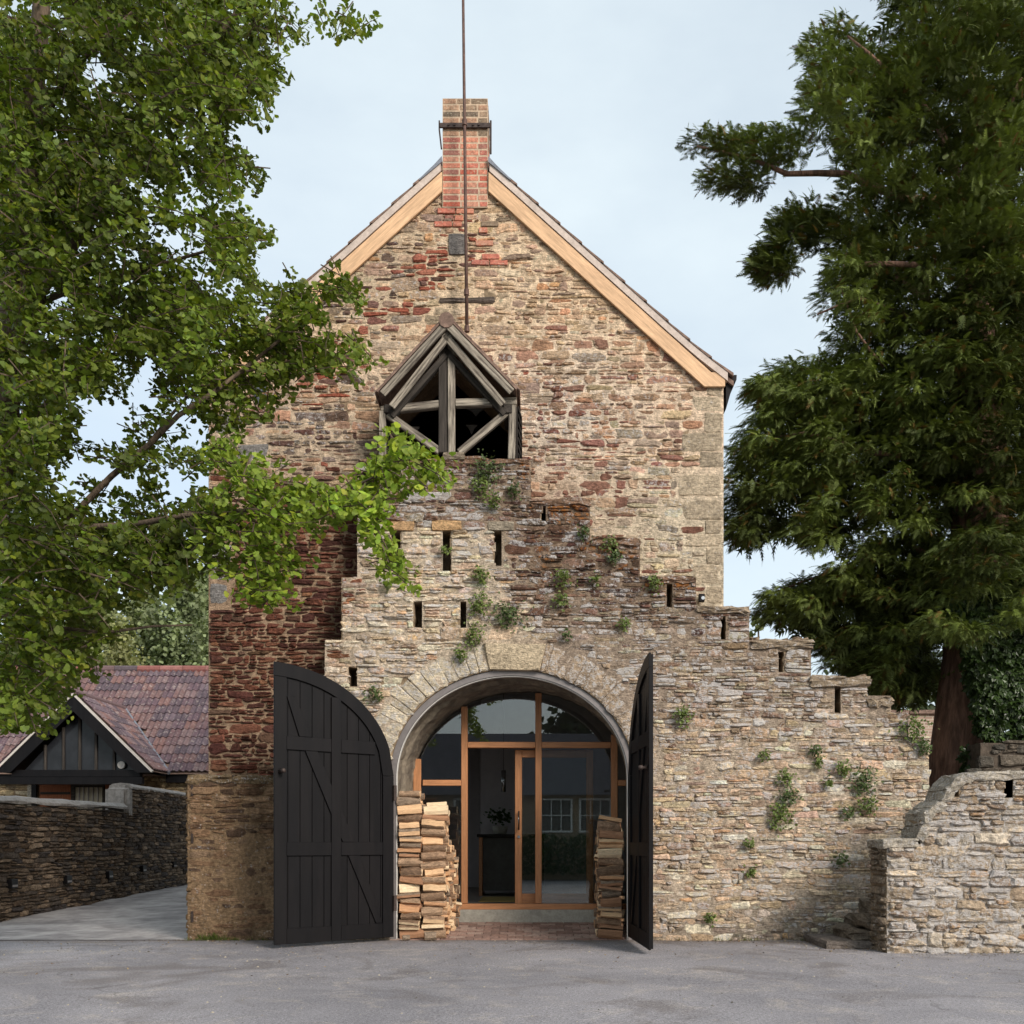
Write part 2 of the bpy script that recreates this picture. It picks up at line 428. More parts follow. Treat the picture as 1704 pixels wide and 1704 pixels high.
def put_stones(parent, fr, q, seed, prot, gap, col, mor, lich, org, smear, name='stone', keep=300, rough=.1, stuffname='small_stones', inner=.72, mat=None, sq=0.0):
    n = len(q)
    bc = lambda a: np.broadcast_to(np.asarray(a, float), (n,)).copy()
    prot = bc(prot); gap = bc(gap); lich = bc(lich); org = bc(org); smear = bc(smear)
    rs = np.random.RandomState(seed+5)
    V = stones_mesh(q, seed, prot, gap, rough, inner, sq); W3 = fr.world(V)
    colv = np.ones((n, 31, 4)); colv[:, :, :3] = col[:, None]*(1+rs.normal(0, .05, (n, 31, 1))); colv[:, :, 3] = lich[:, None]
    morv = np.ones((n, 31, 4)); morv[:, :, :3] = mor[:, None]
    e = np.zeros((n, 31)); e[:, :10] = .3; e[:, 10:20] = 0; e[:, 20:30] = -.42; e[:, 30] = -.7
    morv[:, :, 3] = e+smear[:, None]
    orgv = np.repeat(org[:, None], 31, 1)
    area = np.linalg.norm(q[:, 1]-q[:, 0], axis=1)*np.linalg.norm(q[:, 3]-q[:, 0], axis=1)
    order = np.argsort(-area); big = order[:keep]; rest = order[keep:]
    mat = mat or M['stone']
    for i in big:
        c = W3[i].mean(0)
        me = np_mesh(name, W3[i]-c, [Q1, T1], mat, dict(Col=colv[i], Mor=morv[i], org=orgv[i]))
        link(name, me, parent, tuple(c))
    if len(rest):
        k = len(rest); off = (np.arange(k)*31)[:, None, None]
        F = [(Q1[None]+off).reshape(-1, 4), (T1[None]+off).reshape(-1, 3)]
        me = np_mesh(stuffname, W3[rest].reshape(-1, 3), F, mat, dict(Col=colv[rest].reshape(-1, 4), Mor=morv[rest].reshape(-1, 4), org=orgv[rest].reshape(-1)))
        tag(link(stuffname, me, parent), kind='stuff')
def mortar_sheet(parent, fr, inside, u0, u1, z0, z1, morfn, step=.04, d0=0.0, relief=.012, seed=3, lich=.2, orgfn=None):
    us = np.arange(u0, u1+step, step); zs = np.arange(z0, z1+step, step); nu, nz_ = len(us), len(zs)
    U, Z = np.meshgrid(us, zs)
    d = d0+relief*(fb(U*9, Z*9, seed)-.5)*2+relief*.6*(fb(U*2, Z*2, seed+9)-.5)*2
    V = fr.world(np.stack([U, Z, d], -1).reshape(-1, 3))
    cu = (us[:-1]+us[1:])/2; cz = (zs[:-1]+zs[1:])/2; CU, CZ = np.meshgrid(cu, cz)
    ok = inside(CU.ravel(), CZ.ravel())
    I, J = np.meshgrid(np.arange(nu-1), np.arange(nz_-1)); b = (J*nu+I).ravel()[ok]
    F = np.stack([b, b+1, b+nu+1, b+nu], 1)
    c = np.ones((len(V), 4)); c[:, :3] = morfn(U.ravel(), Z.ravel()); c[:, 3] = lich
    m = c.copy(); m[:, 3] = -1
    og = np.zeros(len(V)) if orgfn is None else orgfn(U.ravel(), Z.ravel())
    used, inv = np.unique(F, return_inverse=True)
    me = np_mesh('mortar', V[used], [inv.reshape(F.shape)], M['stone'], dict(Col=c[used], Mor=m[used], org=og[used]), True)
    return link('mortar', me, parent)
def rock(name, a, b, parent, col, lich=.35, org=.1, seed=1, rough=.012, cuts=2, mat=None):
    """a rough block between corners a and b"""
    bm = bmesh.new(); bmesh.ops.create_cube(bm, size=1.0)
    bmesh.ops.subdivide_edges(bm, edges=bm.edges[:], cuts=cuts, use_grid_fill=True)
    a = np.array(a, float); b = np.array(b, float); c = (a+b)/2; sz = b-a
    rs = np.random.RandomState(seed)
    V = np.array([v.co[:] for v in bm.verts])
    r = np.abs(V*2); k = (r > .98).sum(1)
    V = V*np.where(k == 3, .93, np.where(k == 2, .975, 1.0))[:, None]
    V = V*sz+rs.normal(0, rough, V.shape)
    F = [np.array([[v.index for v in f.verts] for f in bm.faces])]; bm.free()
    cc = np.ones((len(V), 4)); cc[:, :3] = np.asarray(col)*(1+rs.normal(0, .06, (len(V), 1))); cc[:, 3] = lich
    m = cc.copy(); m[:, 3] = -1
    me = np_mesh(name, V, F, mat or M['stone'], dict(Col=cc, Mor=m, org=np.full(len(V), org)))
    return link(name, me, parent, tuple(c))
def zoned(zones, px, py, rs):
    """zones: list of (weight array, [(colour, share)...], mortar, lichen, orange, smear)"""
    n = len(px); Wt = np.stack([z[0] for z in zones], 1)+1e-6
    Wt /= Wt.sum(1, keepdims=True); S2 = Wt**1.6; S2 /= S2.sum(1, keepdims=True)
    pick = (rs.rand(n, 1) > np.cumsum(S2, 1)).sum(1).clip(0, len(zones)-1)
    col = np.zeros((n, 3))
    for k, z in enumerate(zones):
        ii = np.where(pick == k)[0]
        if not len(ii): continue
        p = np.array([s for _, s in z[1]], float); p /= p.sum(); ch = rs.choice(len(p), len(ii), p=p)
        col[ii] = np.array([c for c, _ in z[1]])[ch]
    col *= 1+rs.normal(0, .13, (n, 1)); col *= 1+rs.normal(0, .035, (n, 3))
    f = lambda j: (Wt*np.array([z[j] for z in zones])[None]).sum(1)
    mor = (Wt[:, :, None]*np.array([z[2] for z in zones])[None]).sum(1)
    return col.clip(.01, .9), mor, f(3), f(4), f(5)
K = .92

# ------------------------------------------------------------------ ground
def asphalt_material():
    m, nt, b = newmat('worn_asphalt')
    P = N(nt, 'ShaderNodeNewGeometry').outputs['Position']
    big = noise(nt, P, .45, 8, .7, .5); mid = noise(nt, P, 2.2, 8, .74, .8); fine = noise(nt, P, 130, 3, .7); grit = noise(nt, P, 45, 4, .7)
    g = mixc(nt, ramp(nt, big, .36, 0.0, .64, 1.0), C4(130, 127, 130, .9), C4(158, 154, 156, .9))
    g = mixc(nt, ramp(nt, mid, .52, 0.0, .68, .42), g, C4(196, 184, 170, .9))
    g = mixc(nt, math_(nt, 'MULTIPLY', ramp(nt, noise(nt, P, .9, 5, .6, 1.0), .54, 0.0, .66, 1.0), .55), g, C4(108, 100, 96, .9))
    g = mixc(nt, 1.0, g, ramp(nt, fine, .34, .5, .66, 1.5), 'MULTIPLY')
    g = mixc(nt, 1.0, g, ramp(nt, grit, .34, .68, .66, 1.32), 'MULTIPLY')
    vo = N(nt, 'ShaderNodeTexVoronoi', Scale=20.0); nt.links.new(P, vo.inputs['Vector'])
    g = mixc(nt, math_(nt, 'MULTIPLY', ramp(nt, vo.outputs['Distance'], .05, 1.0, .1, 0.0), .5), g, C4(190, 184, 172, .8))
    sp = N(nt, 'ShaderNodeSeparateXYZ'); nt.links.new(P, sp.inputs[0])
    soil = ramp(nt, math_(nt, 'ADD', math_(nt, 'MULTIPLY', sp.outputs['Y'], .9), math_(nt, 'MULTIPLY', mid, 1.5)), .36, 0.0, .85, .75)
    g = mixc(nt, soil, g, C4(112, 98, 86, .85))
    ve = N(nt, 'ShaderNodeTexVoronoi', Scale=.42); ve.feature = 'DISTANCE_TO_EDGE'
    wv = N(nt, 'ShaderNodeVectorMath'); wv.operation = 'ADD'; nw = N(nt, 'ShaderNodeTexNoise', Scale=1.6, Detail=6.0); nt.links.new(P, nw.inputs['Vector']); nt.links.new(P, wv.inputs[0]); nt.links.new(nw.outputs['Color'], wv.inputs[1]); nt.links.new(wv.outputs[0], ve.inputs['Vector'])
    crack = math_(nt, 'MULTIPLY', ramp(nt, ve.outputs['Distance'], .004, 1.0, .012, 0.0), ramp(nt, noise(nt, P, .8, 3, .6), .54, 0.0, .62, .35))
    g = mixc(nt, crack, g, C4(84, 80, 80, .9))
    nt.links.new(g, b.inputs['Base Color']); b.inputs['Roughness'].default_value = .88; b.inputs['Specular IOR Level'].default_value = .25
    bump(nt, math_(nt, 'ADD', math_(nt, 'MULTIPLY', fine, .6), mid), b, .6, .012)
    return m
M['asphalt'] = asphalt_material()
M['lane'] = plain('worn_lane', C(176,170,166,.9), .3, 1.6, .9, .9, .03, coords='P', col2=C(136,130,128,.9))
M['verge_soil'] = plain('soil', C(88,72,58,.8), .4, 8, .95, .8, .02, coords='P')
def grid_sheet(name, x0, x1, y0, y1, nx, ny, zf, mat, kind='structure'):
    xs = np.linspace(x0, x1, nx); ys = np.linspace(y0, y1, ny); X, Y = np.meshgrid(xs, ys)
    V = np.stack([X, Y, zf(X, Y)], -1).reshape(-1, 3)
    I, J = np.meshgrid(np.arange(nx-1), np.arange(ny-1)); b = (J*nx+I).ravel()
    return tag(link(name, np_mesh(name, V, [np.stack([b, b+1, b+nx+1, b+nx], 1)], mat, smooth=True)), kind=kind)
gnd = MB().add([(-600,-600,-.02),(600,-600,-.02),(600,900,-.02),(-600,900,-.02)], [(0,1,2,3)]).mesh('ground', M['verge_soil'])
tag(link('ground', gnd), 'bare soil ground reaching the horizon', None, kind='structure')
yard = grid_sheet('yard', -9.0, 14.0, -24, 1.0, 130, 120, lambda x, y: .018*(fb(x*.5, y*.5, 4)-.5)-.006*sst(-1, -3, y)+.004, M['asphalt'])
yard['label'] = 'worn grey asphalt yard with pale patches before the arch'
lane = grid_sheet('lane', -8.0, -3.7, -.02, 26, 60, 120, lambda x, y: .012+.016*y+.05*(fb(x*1.3, y*1.3, 8)-.5)*sst(0, .6, y), M['lane'])
lane['label'] = 'pale broken paving of the lane beside the dark stone wall'

# ------------------------------------------------------------------ gatehouse tower
TY = .45
TXL, TXR = ux(347, TY), ux(1202, TY); TXC = ux(774.5, TY); HW = (TXR-TXL)/2
EZ = uz(640, TY); SL = .9; AZ = 9.62
AX, AA, AZS, AB = ux(852), 1.457, 1.93, 1.30      # arch: centre, half span, springing, rise
def arch_pts(cx, a, zs, b, n=40, t0=0.0, t1=math.pi):
    return [(cx+a*math.cos(t0+(t1-t0)*i/n), zs+b*math.sin(t0+(t1-t0)*i/n)) for i in range(n+1)]
DX = ux(743, 0); DZ0 = uz(765, 0)                    # hoist dormer axis and sill
DH = [(DX-.74, DZ0-.05), (DX+.74, DZ0-.05), (DX+.74, 6.38), (DX, 7.08), (DX-.74, 6.38)]
tower = thing('gatehouse_tower', 'tall gabled rubble-stone gatehouse with a brick chimney at its apex', 'building', (TXC, TY, 0))
arch_cut = arch_pts(AX+.05, 1.5, AZS, 1.36)
outer = [(TXL, 0), (AX+.05-1.5, 0)]+arch_cut[::-1]+[(AX+.05+1.5, 0), (TXR, 0), (TXR, EZ), (TXC, AZ), (TXL, EZ)]
MB().prism(outer, TY, TY+.5, holes=[DH]).build('front_wall', M['core'], tower)
for (a_, b_) in (((TXL, TY+.503, 0), (TXL+.45, 2.2, EZ-.02)), ((TXL, 2.203, 0), (TXL+.45, 4.2, .9)), ((TXL, 2.203, 2.9), (TXL+.45, 4.2, EZ-.02)), ((TXL, 4.203, 0), (TXL+.45, 9.0, EZ-.02))): MB().box(a_, b_).build('side_wall', M['core'], tower)
MB().box((TXR-.45, TY+.503, 0), (TXR, 9.0, EZ-.02)).build('side_wall', M['core'], tower)
MB().prism([(TXL, 0), (TXR, 0), (TXR, EZ+.03), (TXC, AZ+.06), (TXL, EZ+.03)], 9.003, 9.4).build('rear_wall', M['core'], tower)
MB().box((TXL+.453, TY+.503, 4.0), (TXR-.453, 8.997, 4.2)).build('attic_floor', M['attic'], tower)
TF = Frame((0, TY, 0), (1, 0, 0))
# quoins on the two corners
quoin = []
Rq = random.Random(5); z = uz(1295, TY); k = 0
while z < EZ-.12:
    h = Rq.uniform(.15, .27); h = min(h, EZ-.03-z)
    quoin.append((TXR-(.42 if k % 2 else .24)*Rq.uniform(.8, 1.2), TXR, z, z+h, 1)); z += h; k += 1
for (a, b, c, d) in ((357,402,724,690), (396,446,770,739), (349,388,968,905), (350,380,1005,970)):
    quoin.append((ux(a, TY), ux(b, TY), uz(c, TY), uz(d, TY), 0))
for (a, b, c, d) in ((1128,1200,826,789),): quoin = [q for q in quoin if not (q[4] and q[2] < uz(789, TY) and q[3] > uz(826, TY))]+[(ux(a, TY), TXR, uz(c, TY), uz(d, TY), 1)]
VENT = (ux(747, TY), ux(775, TY), uz(425, TY), uz(390, TY))
TIE = (ux(731, TY), ux(824, TY), uz(506, TY), uz(496, TY))
def porch_cover(u, z):
    px = VX+u*140; return (px > 610) & (px < 870) & (z < uz(800)) | (px >= 560) & (px < 1120) & (z < uz(1030)) | (px > 870) & (px < 1000) & (z < uz(925))
def tower_in(u, z, full=False):
    u = np.asarray(u); z = np.asarray(z)
    ok = (u > TXL) & (u < TXR) & (z > 0) & (z < EZ+(HW-np.abs(u-TXC))*SL-.03)
    ok &= ~pip(DH, u, z)
    if full: return ok & ~(porch_cover(u, z) & (z < 3.6))
    ok &= ~porch_cover(u, z)
    for q in quoin: ok &= ~((u > q[0]-.004) & (u < q[1]+.02) & (z > q[2]) & (z < q[3]))
    for q in (VENT, TIE): ok &= ~((u > q[0]-.01) & (u < q[1]+.01) & (z > q[2]-.01) & (z < q[3]+.01))
    return ok
def tpx(u, z): s = FPX/(TY+12); return VX+u*s, 1400-(z-EYE)*s
def gs(x, y, cx, cy, sx, sy): return np.exp(-((x-cx)/sx)**2-((y-cy)/sy)**2)
def tower_zones(px, py):
    top = 1-sst(520, 660, py)
    mid = sst(500, 640, py)*(1-sst(800, 900, py))
    dark = 2.2*sst(740, 860, py)*(1-sst(620, 760, px))
    pale = 2.0*sst(900, 1010, px)*sst(740, 860, py)
    brn = 1.8*gs(px, py, 950, 860, 90, 90)
    grey = 1.5*gs(px, py, 480, 740, 150, 80)+.8*gs(px, py, 640, 430, 90, 70)+.5*gs(px, py, 600, 500, 80, 60)
    white = 1.3*gs(px, py, 930, 690, 90, 90)
    return [
     (top, [(C(206,172,134,K),4),(C(194,162,128,K),4),(C(180,150,120,K),3),(C(210,186,152,K),3),(C(160,134,112,K),2),(C(200,150,106,K),1.2)], C(234,204,164,K), .27, 0, .50),
     (mid, [(C(174,136,108,K),4),(C(180,146,116,K),4),(C(194,164,130,K),4),(C(154,110,90,K),2.2),(C(160,138,116,K),3),(C(188,138,104,K),1)], C(230,202,168,K), .34, 0, .54),
     (dark, [(C(104,64,50,K),5),(C(118,74,56,K),4),(C(92,58,48,K),4),(C(136,92,68,K),2),(C(112,84,66,K),1)], C(168,140,110,K), .14, 0, .24),
     (pale, [(C(196,178,146,K),5),(C(180,162,134,K),4),(C(166,146,120,K),3),(C(142,98,78,K),1.5)], C(216,198,166,K), .42, 0, .54),
     (brn, [(C(138,96,78,K),5),(C(152,110,90,K),4),(C(126,88,74,K),3),(C(172,140,112,K),3)], C(188,160,134,K), .3, 0, .36),
     (grey, [(C(128,112,96,K),4),(C(112,90,76,K),4),(C(146,130,110,K),3),(C(106,78,66,K),2)], C(184,164,136,K), .48, 0, .42),
     (white, [(C(160,122,98,K),4),(C(190,166,136,K),3),(C(136,92,74,K),3)], C(228,214,192,K), .55, 0, .62)]
BRICKS = [(705,475,52,26,.75),(655,520,36,16,.7),(625,545,40,18,.65),(535,625,40,30,.8),(500,690,26,26,.3),(770,385,44,44,.6),(735,430,50,18,.75),(560,585,34,20,.6),(870,605,24,12,.7),(545,790,25,12,.5)]
cells = lay(random.Random(11), .0, AZ, tower_in, TXL, TXR, (.055, .14), (.10, .34), split=.6)
q = quads(cells, 21, .012, .04); rs = np.random.RandomState(31)
cu, cz = q[:, :, 0].mean(1), q[:, :, 1].mean(1); px, py = tpx(cu, cz)
col, mor, li, og, sm = zoned(tower_zones(px, py), px, py, rs); col = desat(col*1.10, .92); mor = desat(mor, .9)*1.03; li = li+.06
for (bx, by, sx, sy, pr) in BRICKS:
    hit = (rs.rand(len(px)) < pr*1.0*gs(px, py, bx, by, sx, sy))
    rc = np.array([C(170,106,86,K), C(154,96,80,K), C(180,118,94,K), C(134,102,90,K), C(172,100,78,K)])[rs.randint(0, 5, len(px))]
    col[hit] = rc[hit]; sm[hit] -= .12; li[hit] = .12
prot = rs.uniform(.006, .02, len(q))+.014*(sm < .3); prot[rs.rand(len(q)) < .12] += .012
put_stones(tower, TF, q, 41, prot, rs.uniform(.006, .02, len(q)), col, mor, li+rs.uniform(-.15, .15, len(q)), og, sm+rs.normal(0, .08, len(q)), rough=.11)
def tower_mor(u, z):
    px, py = tpx(u, z); zs = tower_zones(px, py); W = np.stack([a[0] for a in zs], 1)+1e-6; W /= W.sum(1, keepdims=True)
    return desat((W[:, :, None]*np.array([a[2] for a in zs])[None]).sum(1), .9)*1.03
mortar_sheet(tower, TF, lambda u, z: tower_in(u, z, True), TXL+.005, TXR-.005, 0.02, AZ, tower_mor, .045, .006, .011, 3, .25)
Rq = random.Random(8); qq = []; qc = []
for t in quoin: qq.append((t[0], t[1], t[2], t[3])); qc.append((C(196,178,150,K) if t[4] else C(152,148,142,K))*Rq.uniform(.8, 1.12))
q = quads(qq, 77, .008, .0)
put_stones(tower, TF, q, 78, .015, .008, np.array(qc), np.tile(C(205,185,155,K), (len(q), 1)), .4, 0, .3, name='quoin', rough=.05, inner=.86, sq=.7)
rock('vent_slab', (VENT[0], TY-.025, VENT[2]), (VENT[1], TY+.05, VENT[3]), tower, C(128,122,116,K), .1, 0, 3, .002)
rock('tie_bar', (TIE[0], TY-.022, TIE[2]+.01), (TIE[1], TY+.05, TIE[3]), tower, C(112,100,90,K), .2, 0, 4, .006, 3)
rock('timber_plate', (ux(862, TY), TY-.014, uz(655, TY)), (ux(898, TY), TY+.03, uz(637, TY)), tower, C(168,144,128,K), .2, 0, 6, .002)
# lead patch near the hidden corner
rock('lead_patch', (ux(424, TY), TY-.02, uz(672, TY)), (ux(444, TY), TY+.03, uz(634, TY)), tower, C(120,126,136,K), .1, 0, 7, .002)
# roof: two slopes, verge, barge boards
BY = .385
bxc = ux(774, BY)
def gable_z(u, top=9.654): return top-.9*abs(u-bxc)
roof = None
def slab(name, s, z_off0, z_off1, xin, xout, y0, y1, mat, parent, flare=0.0):
    n = 8; xs = [xin+(xout-xin)*i/n for i in range(n+1)]
    lo = [(bxc+s*x, 9.654-.9*x+z_off0+flare*max(0, (x-2.5)/.8)**2) for x in xs]; hi = [(bxc+s*x, 9.654-.9*x+z_off1+flare*max(0, (x-2.5)/.8)**2) for x in xs]
    poly = lo+hi[::-1]
    if s < 0: poly = poly[::-1]
    return MB().prism(poly, y0, y1).build(name, mat, parent)
roofs = []
for s in (1, -1):
    r_ = slab('roof_slope', s, .03, .09, .285, 3.30, BY+.02, 9.5, M['verge_dark'], tower, .06); roofs.append(r_)
    slab('roof_crest', s, .03, .09, .0, .282, .93, 9.5, M['verge_dark'], r_)
    slab('verge', s, .012, .115, .30, 3.22, BY-.012, BY+.10, M['verge'], r_, .07)
    # barge board with its boxed foot
    x0, x1 = .285, 3.02
    poly = [(bxc+s*x0, 9.654-.9*x0), (bxc+s*x1, 9.654-.9*x1), (bxc+s*(x1+.17), 9.654-.9*x1-.002), (bxc+s*(x1+.17), 9.654-.9*x1-.175), (bxc+s*(x1-.085), 9.654-.9*x1-.175), (bxc+s*x0, 9.654-.9*x0-.24)]
    if s > 0: poly = poly[::-1]
    bw = MB().prism(poly, 0, .035)
    c0 = Vector((bxc+s*1.6, 0, 9.654-.9*1.6)); ang = math.atan2(-.9*s, 1)
    Mr = Matrix.Rotation(ang, 4, 'Y').inverted(); Mr = Matrix.Rotation(math.atan(.9)*s, 4, 'Y')
    inv = Mr.inverted(); bw.v = [tuple(inv @ (Vector(v)-c0)) for v in bw.v]
    link('barge_board', bw.mesh('barge_board', M['larch'], .004), tower, (c0.x, BY, c0.z), Mr.to_euler())
    # verge tiles seen edge on
    for i in range(11):
        xa = .34+i*.265; xb = xa+.30
        f = lambda x: .07*max(0, (x-2.5)/.8)**2
        za, zb = 9.654-.9*xa+.118+f(xa), 9.654-.9*xb+.118+f(xb)
        poly = [(bxc+s*xa, za), (bxc+s*xb, zb), (bxc+s*xb, zb+.04), (bxc+s*xa, za+.012)]
        if s < 0: poly = poly[::-1]
        MB().prism(poly, BY-.02, BY+.30).build('tile', M['verge_dark'], r_)
    MB().prism([(bxc+s*.285, 9.654-.9*.285+.10), (bxc+s*.56, 9.654-.9*.56+.12), (bxc+s*.56, 9.654-.9*.56+.14), (bxc+s*.38, 9.654-.9*.38+.15), (bxc+s*.285, 9.654-.9*.285+.17)][::s], BY-.03, BY+.34).build('lead_flashing', M['lead'], r_)
    # gutter end, a quarter round with its end plate
    gx = bxc+s*3.20; gz = 6.87
    g = [(gx+s*.012, gz+.06), (gx+s*.145, gz+.06), (gx+s*.142, gz+.0), (gx+s*.11, gz-.03), (gx+s*.09, gz-.09), (gx+s*.03, gz-.30), (gx+s*.012, gz-.36)]
    MB().prism(g[::-s], BY+.06, 9.3).build('gutter', M['black'], tower)
# chimney
CY = .412; CX0, CX1 = ux(736, CY), ux(812, CY); CZ0, CZ1 = uz(345, CY), uz(163, CY)
chim = MB().box((CX0+.003, CY+.003, CZ0), (CX1-.003, CY+.5, CZ1-.004)).build('chimney', M['brick_mortar'], tower)
st_me = {}
def brick_mesh(L, W_, H, mat, key):
    if (key, L) not in st_me:
        st_me[(key, L)] = MB().box((-L/2, -W_/2, -H/2), (L/2, W_/2, H/2)).mesh('brick', mat, .005)
    return st_me[(key, L)]
nc = 17; ch = (CZ1-CZ0)/nc; CW = CX1-CX0
for i in range(nc):
    zc = CZ0+ch*(i+.5); sooty = i >= nc-6
    if i == nc-1: segs = [(0, .31), (.31, .62), (.62, 1.0)]
    else:
        st = .228/CW; hd = .108/CW
        segs = [(0, hd*2-.01), (hd*2-.01, hd*2+st-.02), (hd*2+st-.02, 1.0)] if i % 2 else [(0, st), (st, 2*st-.01), (2*st-.01, 1)]
    for (a, b) in segs:
        L = round((b-a)*CW-.015, 3)
        key = 's' if sooty else 'r'
        link('brick', brick_mesh(L, .1, ch-.016, M['brick_sooty' if sooty else 'brick'], key), chim, (CX0+(a+b)/2*CW, CY+.05, zc))
    for sd, X in ((-1, CX0), (1, CX1)):
        for j in range(2):
            link('brick', brick_mesh(.2, .1, ch-.011, M['brick_sooty' if sooty else 'brick'], 'e'+('s' if sooty else 'r')), chim, (X-sd*.05, CY+.21+j*.21+(.03 if i % 2 else 0), zc), (0, 0, rad(90)))
rb = random.Random(2)
for i in range(9):          # brickwork toothing down into the stone gable
    zc = CZ0-ch*(i+.45); x = CX0-.06+(.11 if i % 2 else 0)-.02*i
    while x < CX1+.05:
        L = rb.choice((.215, .215, .105)); drop = rb.random() > .72-.05*i or (VENT[0]-.03 < x+L and x < VENT[1]+.03 and VENT[2]-.04 < zc < VENT[3]+.04)
        if not drop: link('brick', brick_mesh(L, .1, ch-.016, M['brick' if rb.random() < .7 else 'brick_sooty'], 't%d' % (rb.random() < .5)), tower, (x+L/2, TY+.05-.022-rb.uniform(0, .008), zc+rb.uniform(-.006, .006)), (0, rb.gauss(0, .012), 0))
        x += L+.014
# iron strap round the chimney
zb = uz(211, CY)
strap = MB().box((CX0-.03, CY-.035, zb-.03), (CX1+.03, CY-.012, zb+.028)).build('iron_strap', M['iron'], tower, .003)
for x in (-.20, -.13, .10, .17): MB().tube([(bxc+x, CY-.05, zb), (bxc+x, CY-.035, zb)], .014, 6).build('bolt', M['iron'], strap)
MB().tube([(CX1+.035, CY-.02, zb+.06), (CX1+.035, CY-.02, uz(258, CY))], .012, 6).build('tie_rod', M['iron'], strap)
MB().tube([(CX0-.035, CY-.02, zb+.06), (CX0-.035, CY-.02, zb-.05), (CX0-.008, CY-.02, uz(250, CY))], .010, 6).build('tie_rod', M['iron'], strap)
# tall iron pole before the chimney
pole = thing('iron_pole', 'tall thin iron pole rising past the chimney above the hoist dormer', 'pole', tuple(at(777, 548, .2)))
p0, p1 = at(777, 548, .21), at(770, -60, .19)
MB().tube([p0, p0.lerp(p1, .33), p0.lerp(p1, .66), p1], [.021, .019, .018, .016], 8).build('shaft', M['iron_rust'], pole, smooth=True)
for t in (.0, .10, .565): pp = p0.lerp(p1, t); MB().tube([pp-Vector((0, 0, .03)), pp+Vector((0, 0, .04))], .031, 8).build('joint_collar', M['iron_rust'], pole)
# ------------------------------------------------------------------ stepped arch wall
STEPS = [(597,882,765),(882,980,833),(980,1063,897),(1063,1158,960),(1158,1247,1012),(1247,1347,1066),(1347,1443,1127),(1443,1480,1160),(1480,1512,1186),(1512,1545,1226)]
LEFTS = [(540,568,1065),(568,597,960)]
SLOTS = [(651,666,946,884),(735,750,950,884),(822,836,944,884),(689,704,1045,1002),(764,777,1045,1001),(579,594,1142,1110),
         (901,911,868,838),(1017,1028,930,908),(1108,1119,1012,971),(1199,1210,1064,1026),(1293,1304,1121,1082),(1388,1400,1186,1143),(862,868,1053,1048)]
slots = [(ux(a), ux(b), uz(c), uz(d)) for a, b, c, d in SLOTS[:-1]]
def porch_top(u):
    px = VX+np.asarray(u)*140; t = np.full(px.shape, -1.0)
    for a, b, y in LEFTS+STEPS: t = np.where((px >= a) & (px < b), uz(y), t)
    return t
def in_ell(u, z, a, b, cx=None):
    cx = AX if cx is None else cx
    e = ((u-cx)/a)**2+(np.maximum(z-AZS, 0)/b)**2 < 1
    return e & (z > AZS-.03)
porch = thing('stepped_arch_wall', 'pale stepped rubble wall with loophole slots and the great arch', 'wall', (AX, 0, 0))
uL, uR = ux(540), ux(1545)
arch_o = arch_pts(AX, AA, AZS, AB)
outl = [(uL, -.05), (AX-AA, -.05)]+arch_o[::-1]+[(AX+AA, -.05), (uR, -.05)]
for a, b, y in STEPS[::-1]: outl += [(ux(b), uz(y)-.004), (ux(a), uz(y)-.004)]
for a, b, y in LEFTS[::-1]: outl += [(ux(b), uz(y)-.004), (ux(a), uz(y)-.004)]
rj = random.Random(41)
def ragged(a, b, c, d, j=.013):
    n = 5; e = lambda: rj.uniform(-j, j*.5)
    return [(a-e()*.5, c), (b+e()*.5, c)]+[(b+e(), c+(d-c)*i/n) for i in range(1, n)]+[(b, d), (a, d)]+[(a-e(), d-(d-c)*i/n) for i in range(1, n)]
holes = [ragged(*t) for t in slots]
# loopholes are cut right through the first part of the wall, the core closes them
core_m = M['core']
MB().prism(outl, .004, .33, holes=holes).build('wall_face', core_m, porch)
MB().prism(outl, .333, .445).build('wall_back', core_m, porch)
RING = .345
def porch_in(u, z, full=False):
    u = np.asarray(u); z = np.asarray(z)
    ok = (z > -.03) & (z < porch_top(u)+.002)
    ok &= ~in_ell(u, z, AA+(.028 if full else RING), AB+(.028 if full else RING))
    if full: ok &= ~((np.abs(u-AX) < AA) & (z < AZS))
    else: ok &= ~((np.abs(u-AX) < AA) & (z < AZS)) & ~((np.abs(u-AX) < AA+RING) & (z >= AZS-.03) & (z < AZS))
    for a, b, c, d in slots: jj = .02*(vn(z*19, np.full(z.shape, a*7), 3)-.5); ok &= ~((u > a+jj) & (u < b+.02*(vn(z*17, np.full(z.shape, b*9), 5)-.5)) & (z > c) & (z < d))
    if not full:
        for a, b, c, d in lintels: ok &= ~((u > a) & (u < b) & (z > c) & (z < d))
    return ok
lintels = [(ux(a), ux(b), uz(c), uz(d)) for a, b, c, d in ((639,690,884,868),(719,769,884,867),(812,856,884,868))]
copings = []
for a, b, y, th in ((1247,1350,1066,.10),(1347,1446,1127,.12),(1443,1482,1160,.11),(1158,1247,1012,.07),(1063,1158,960,.07),(980,1064,897,.09),(882,981,833,.07),(597,740,765,.06),(740,882,765,.065)):
    copings.append((ux(a)+.005, ux(b)+(.02 if y > 1050 else 0), uz(y)-th, uz(y)+.004)); lintels.append((ux(a), ux(b), uz(y)-th, uz(y)+.01))
def ppx(u, z): return VX+u*140, 1400-(z-EYE)*140
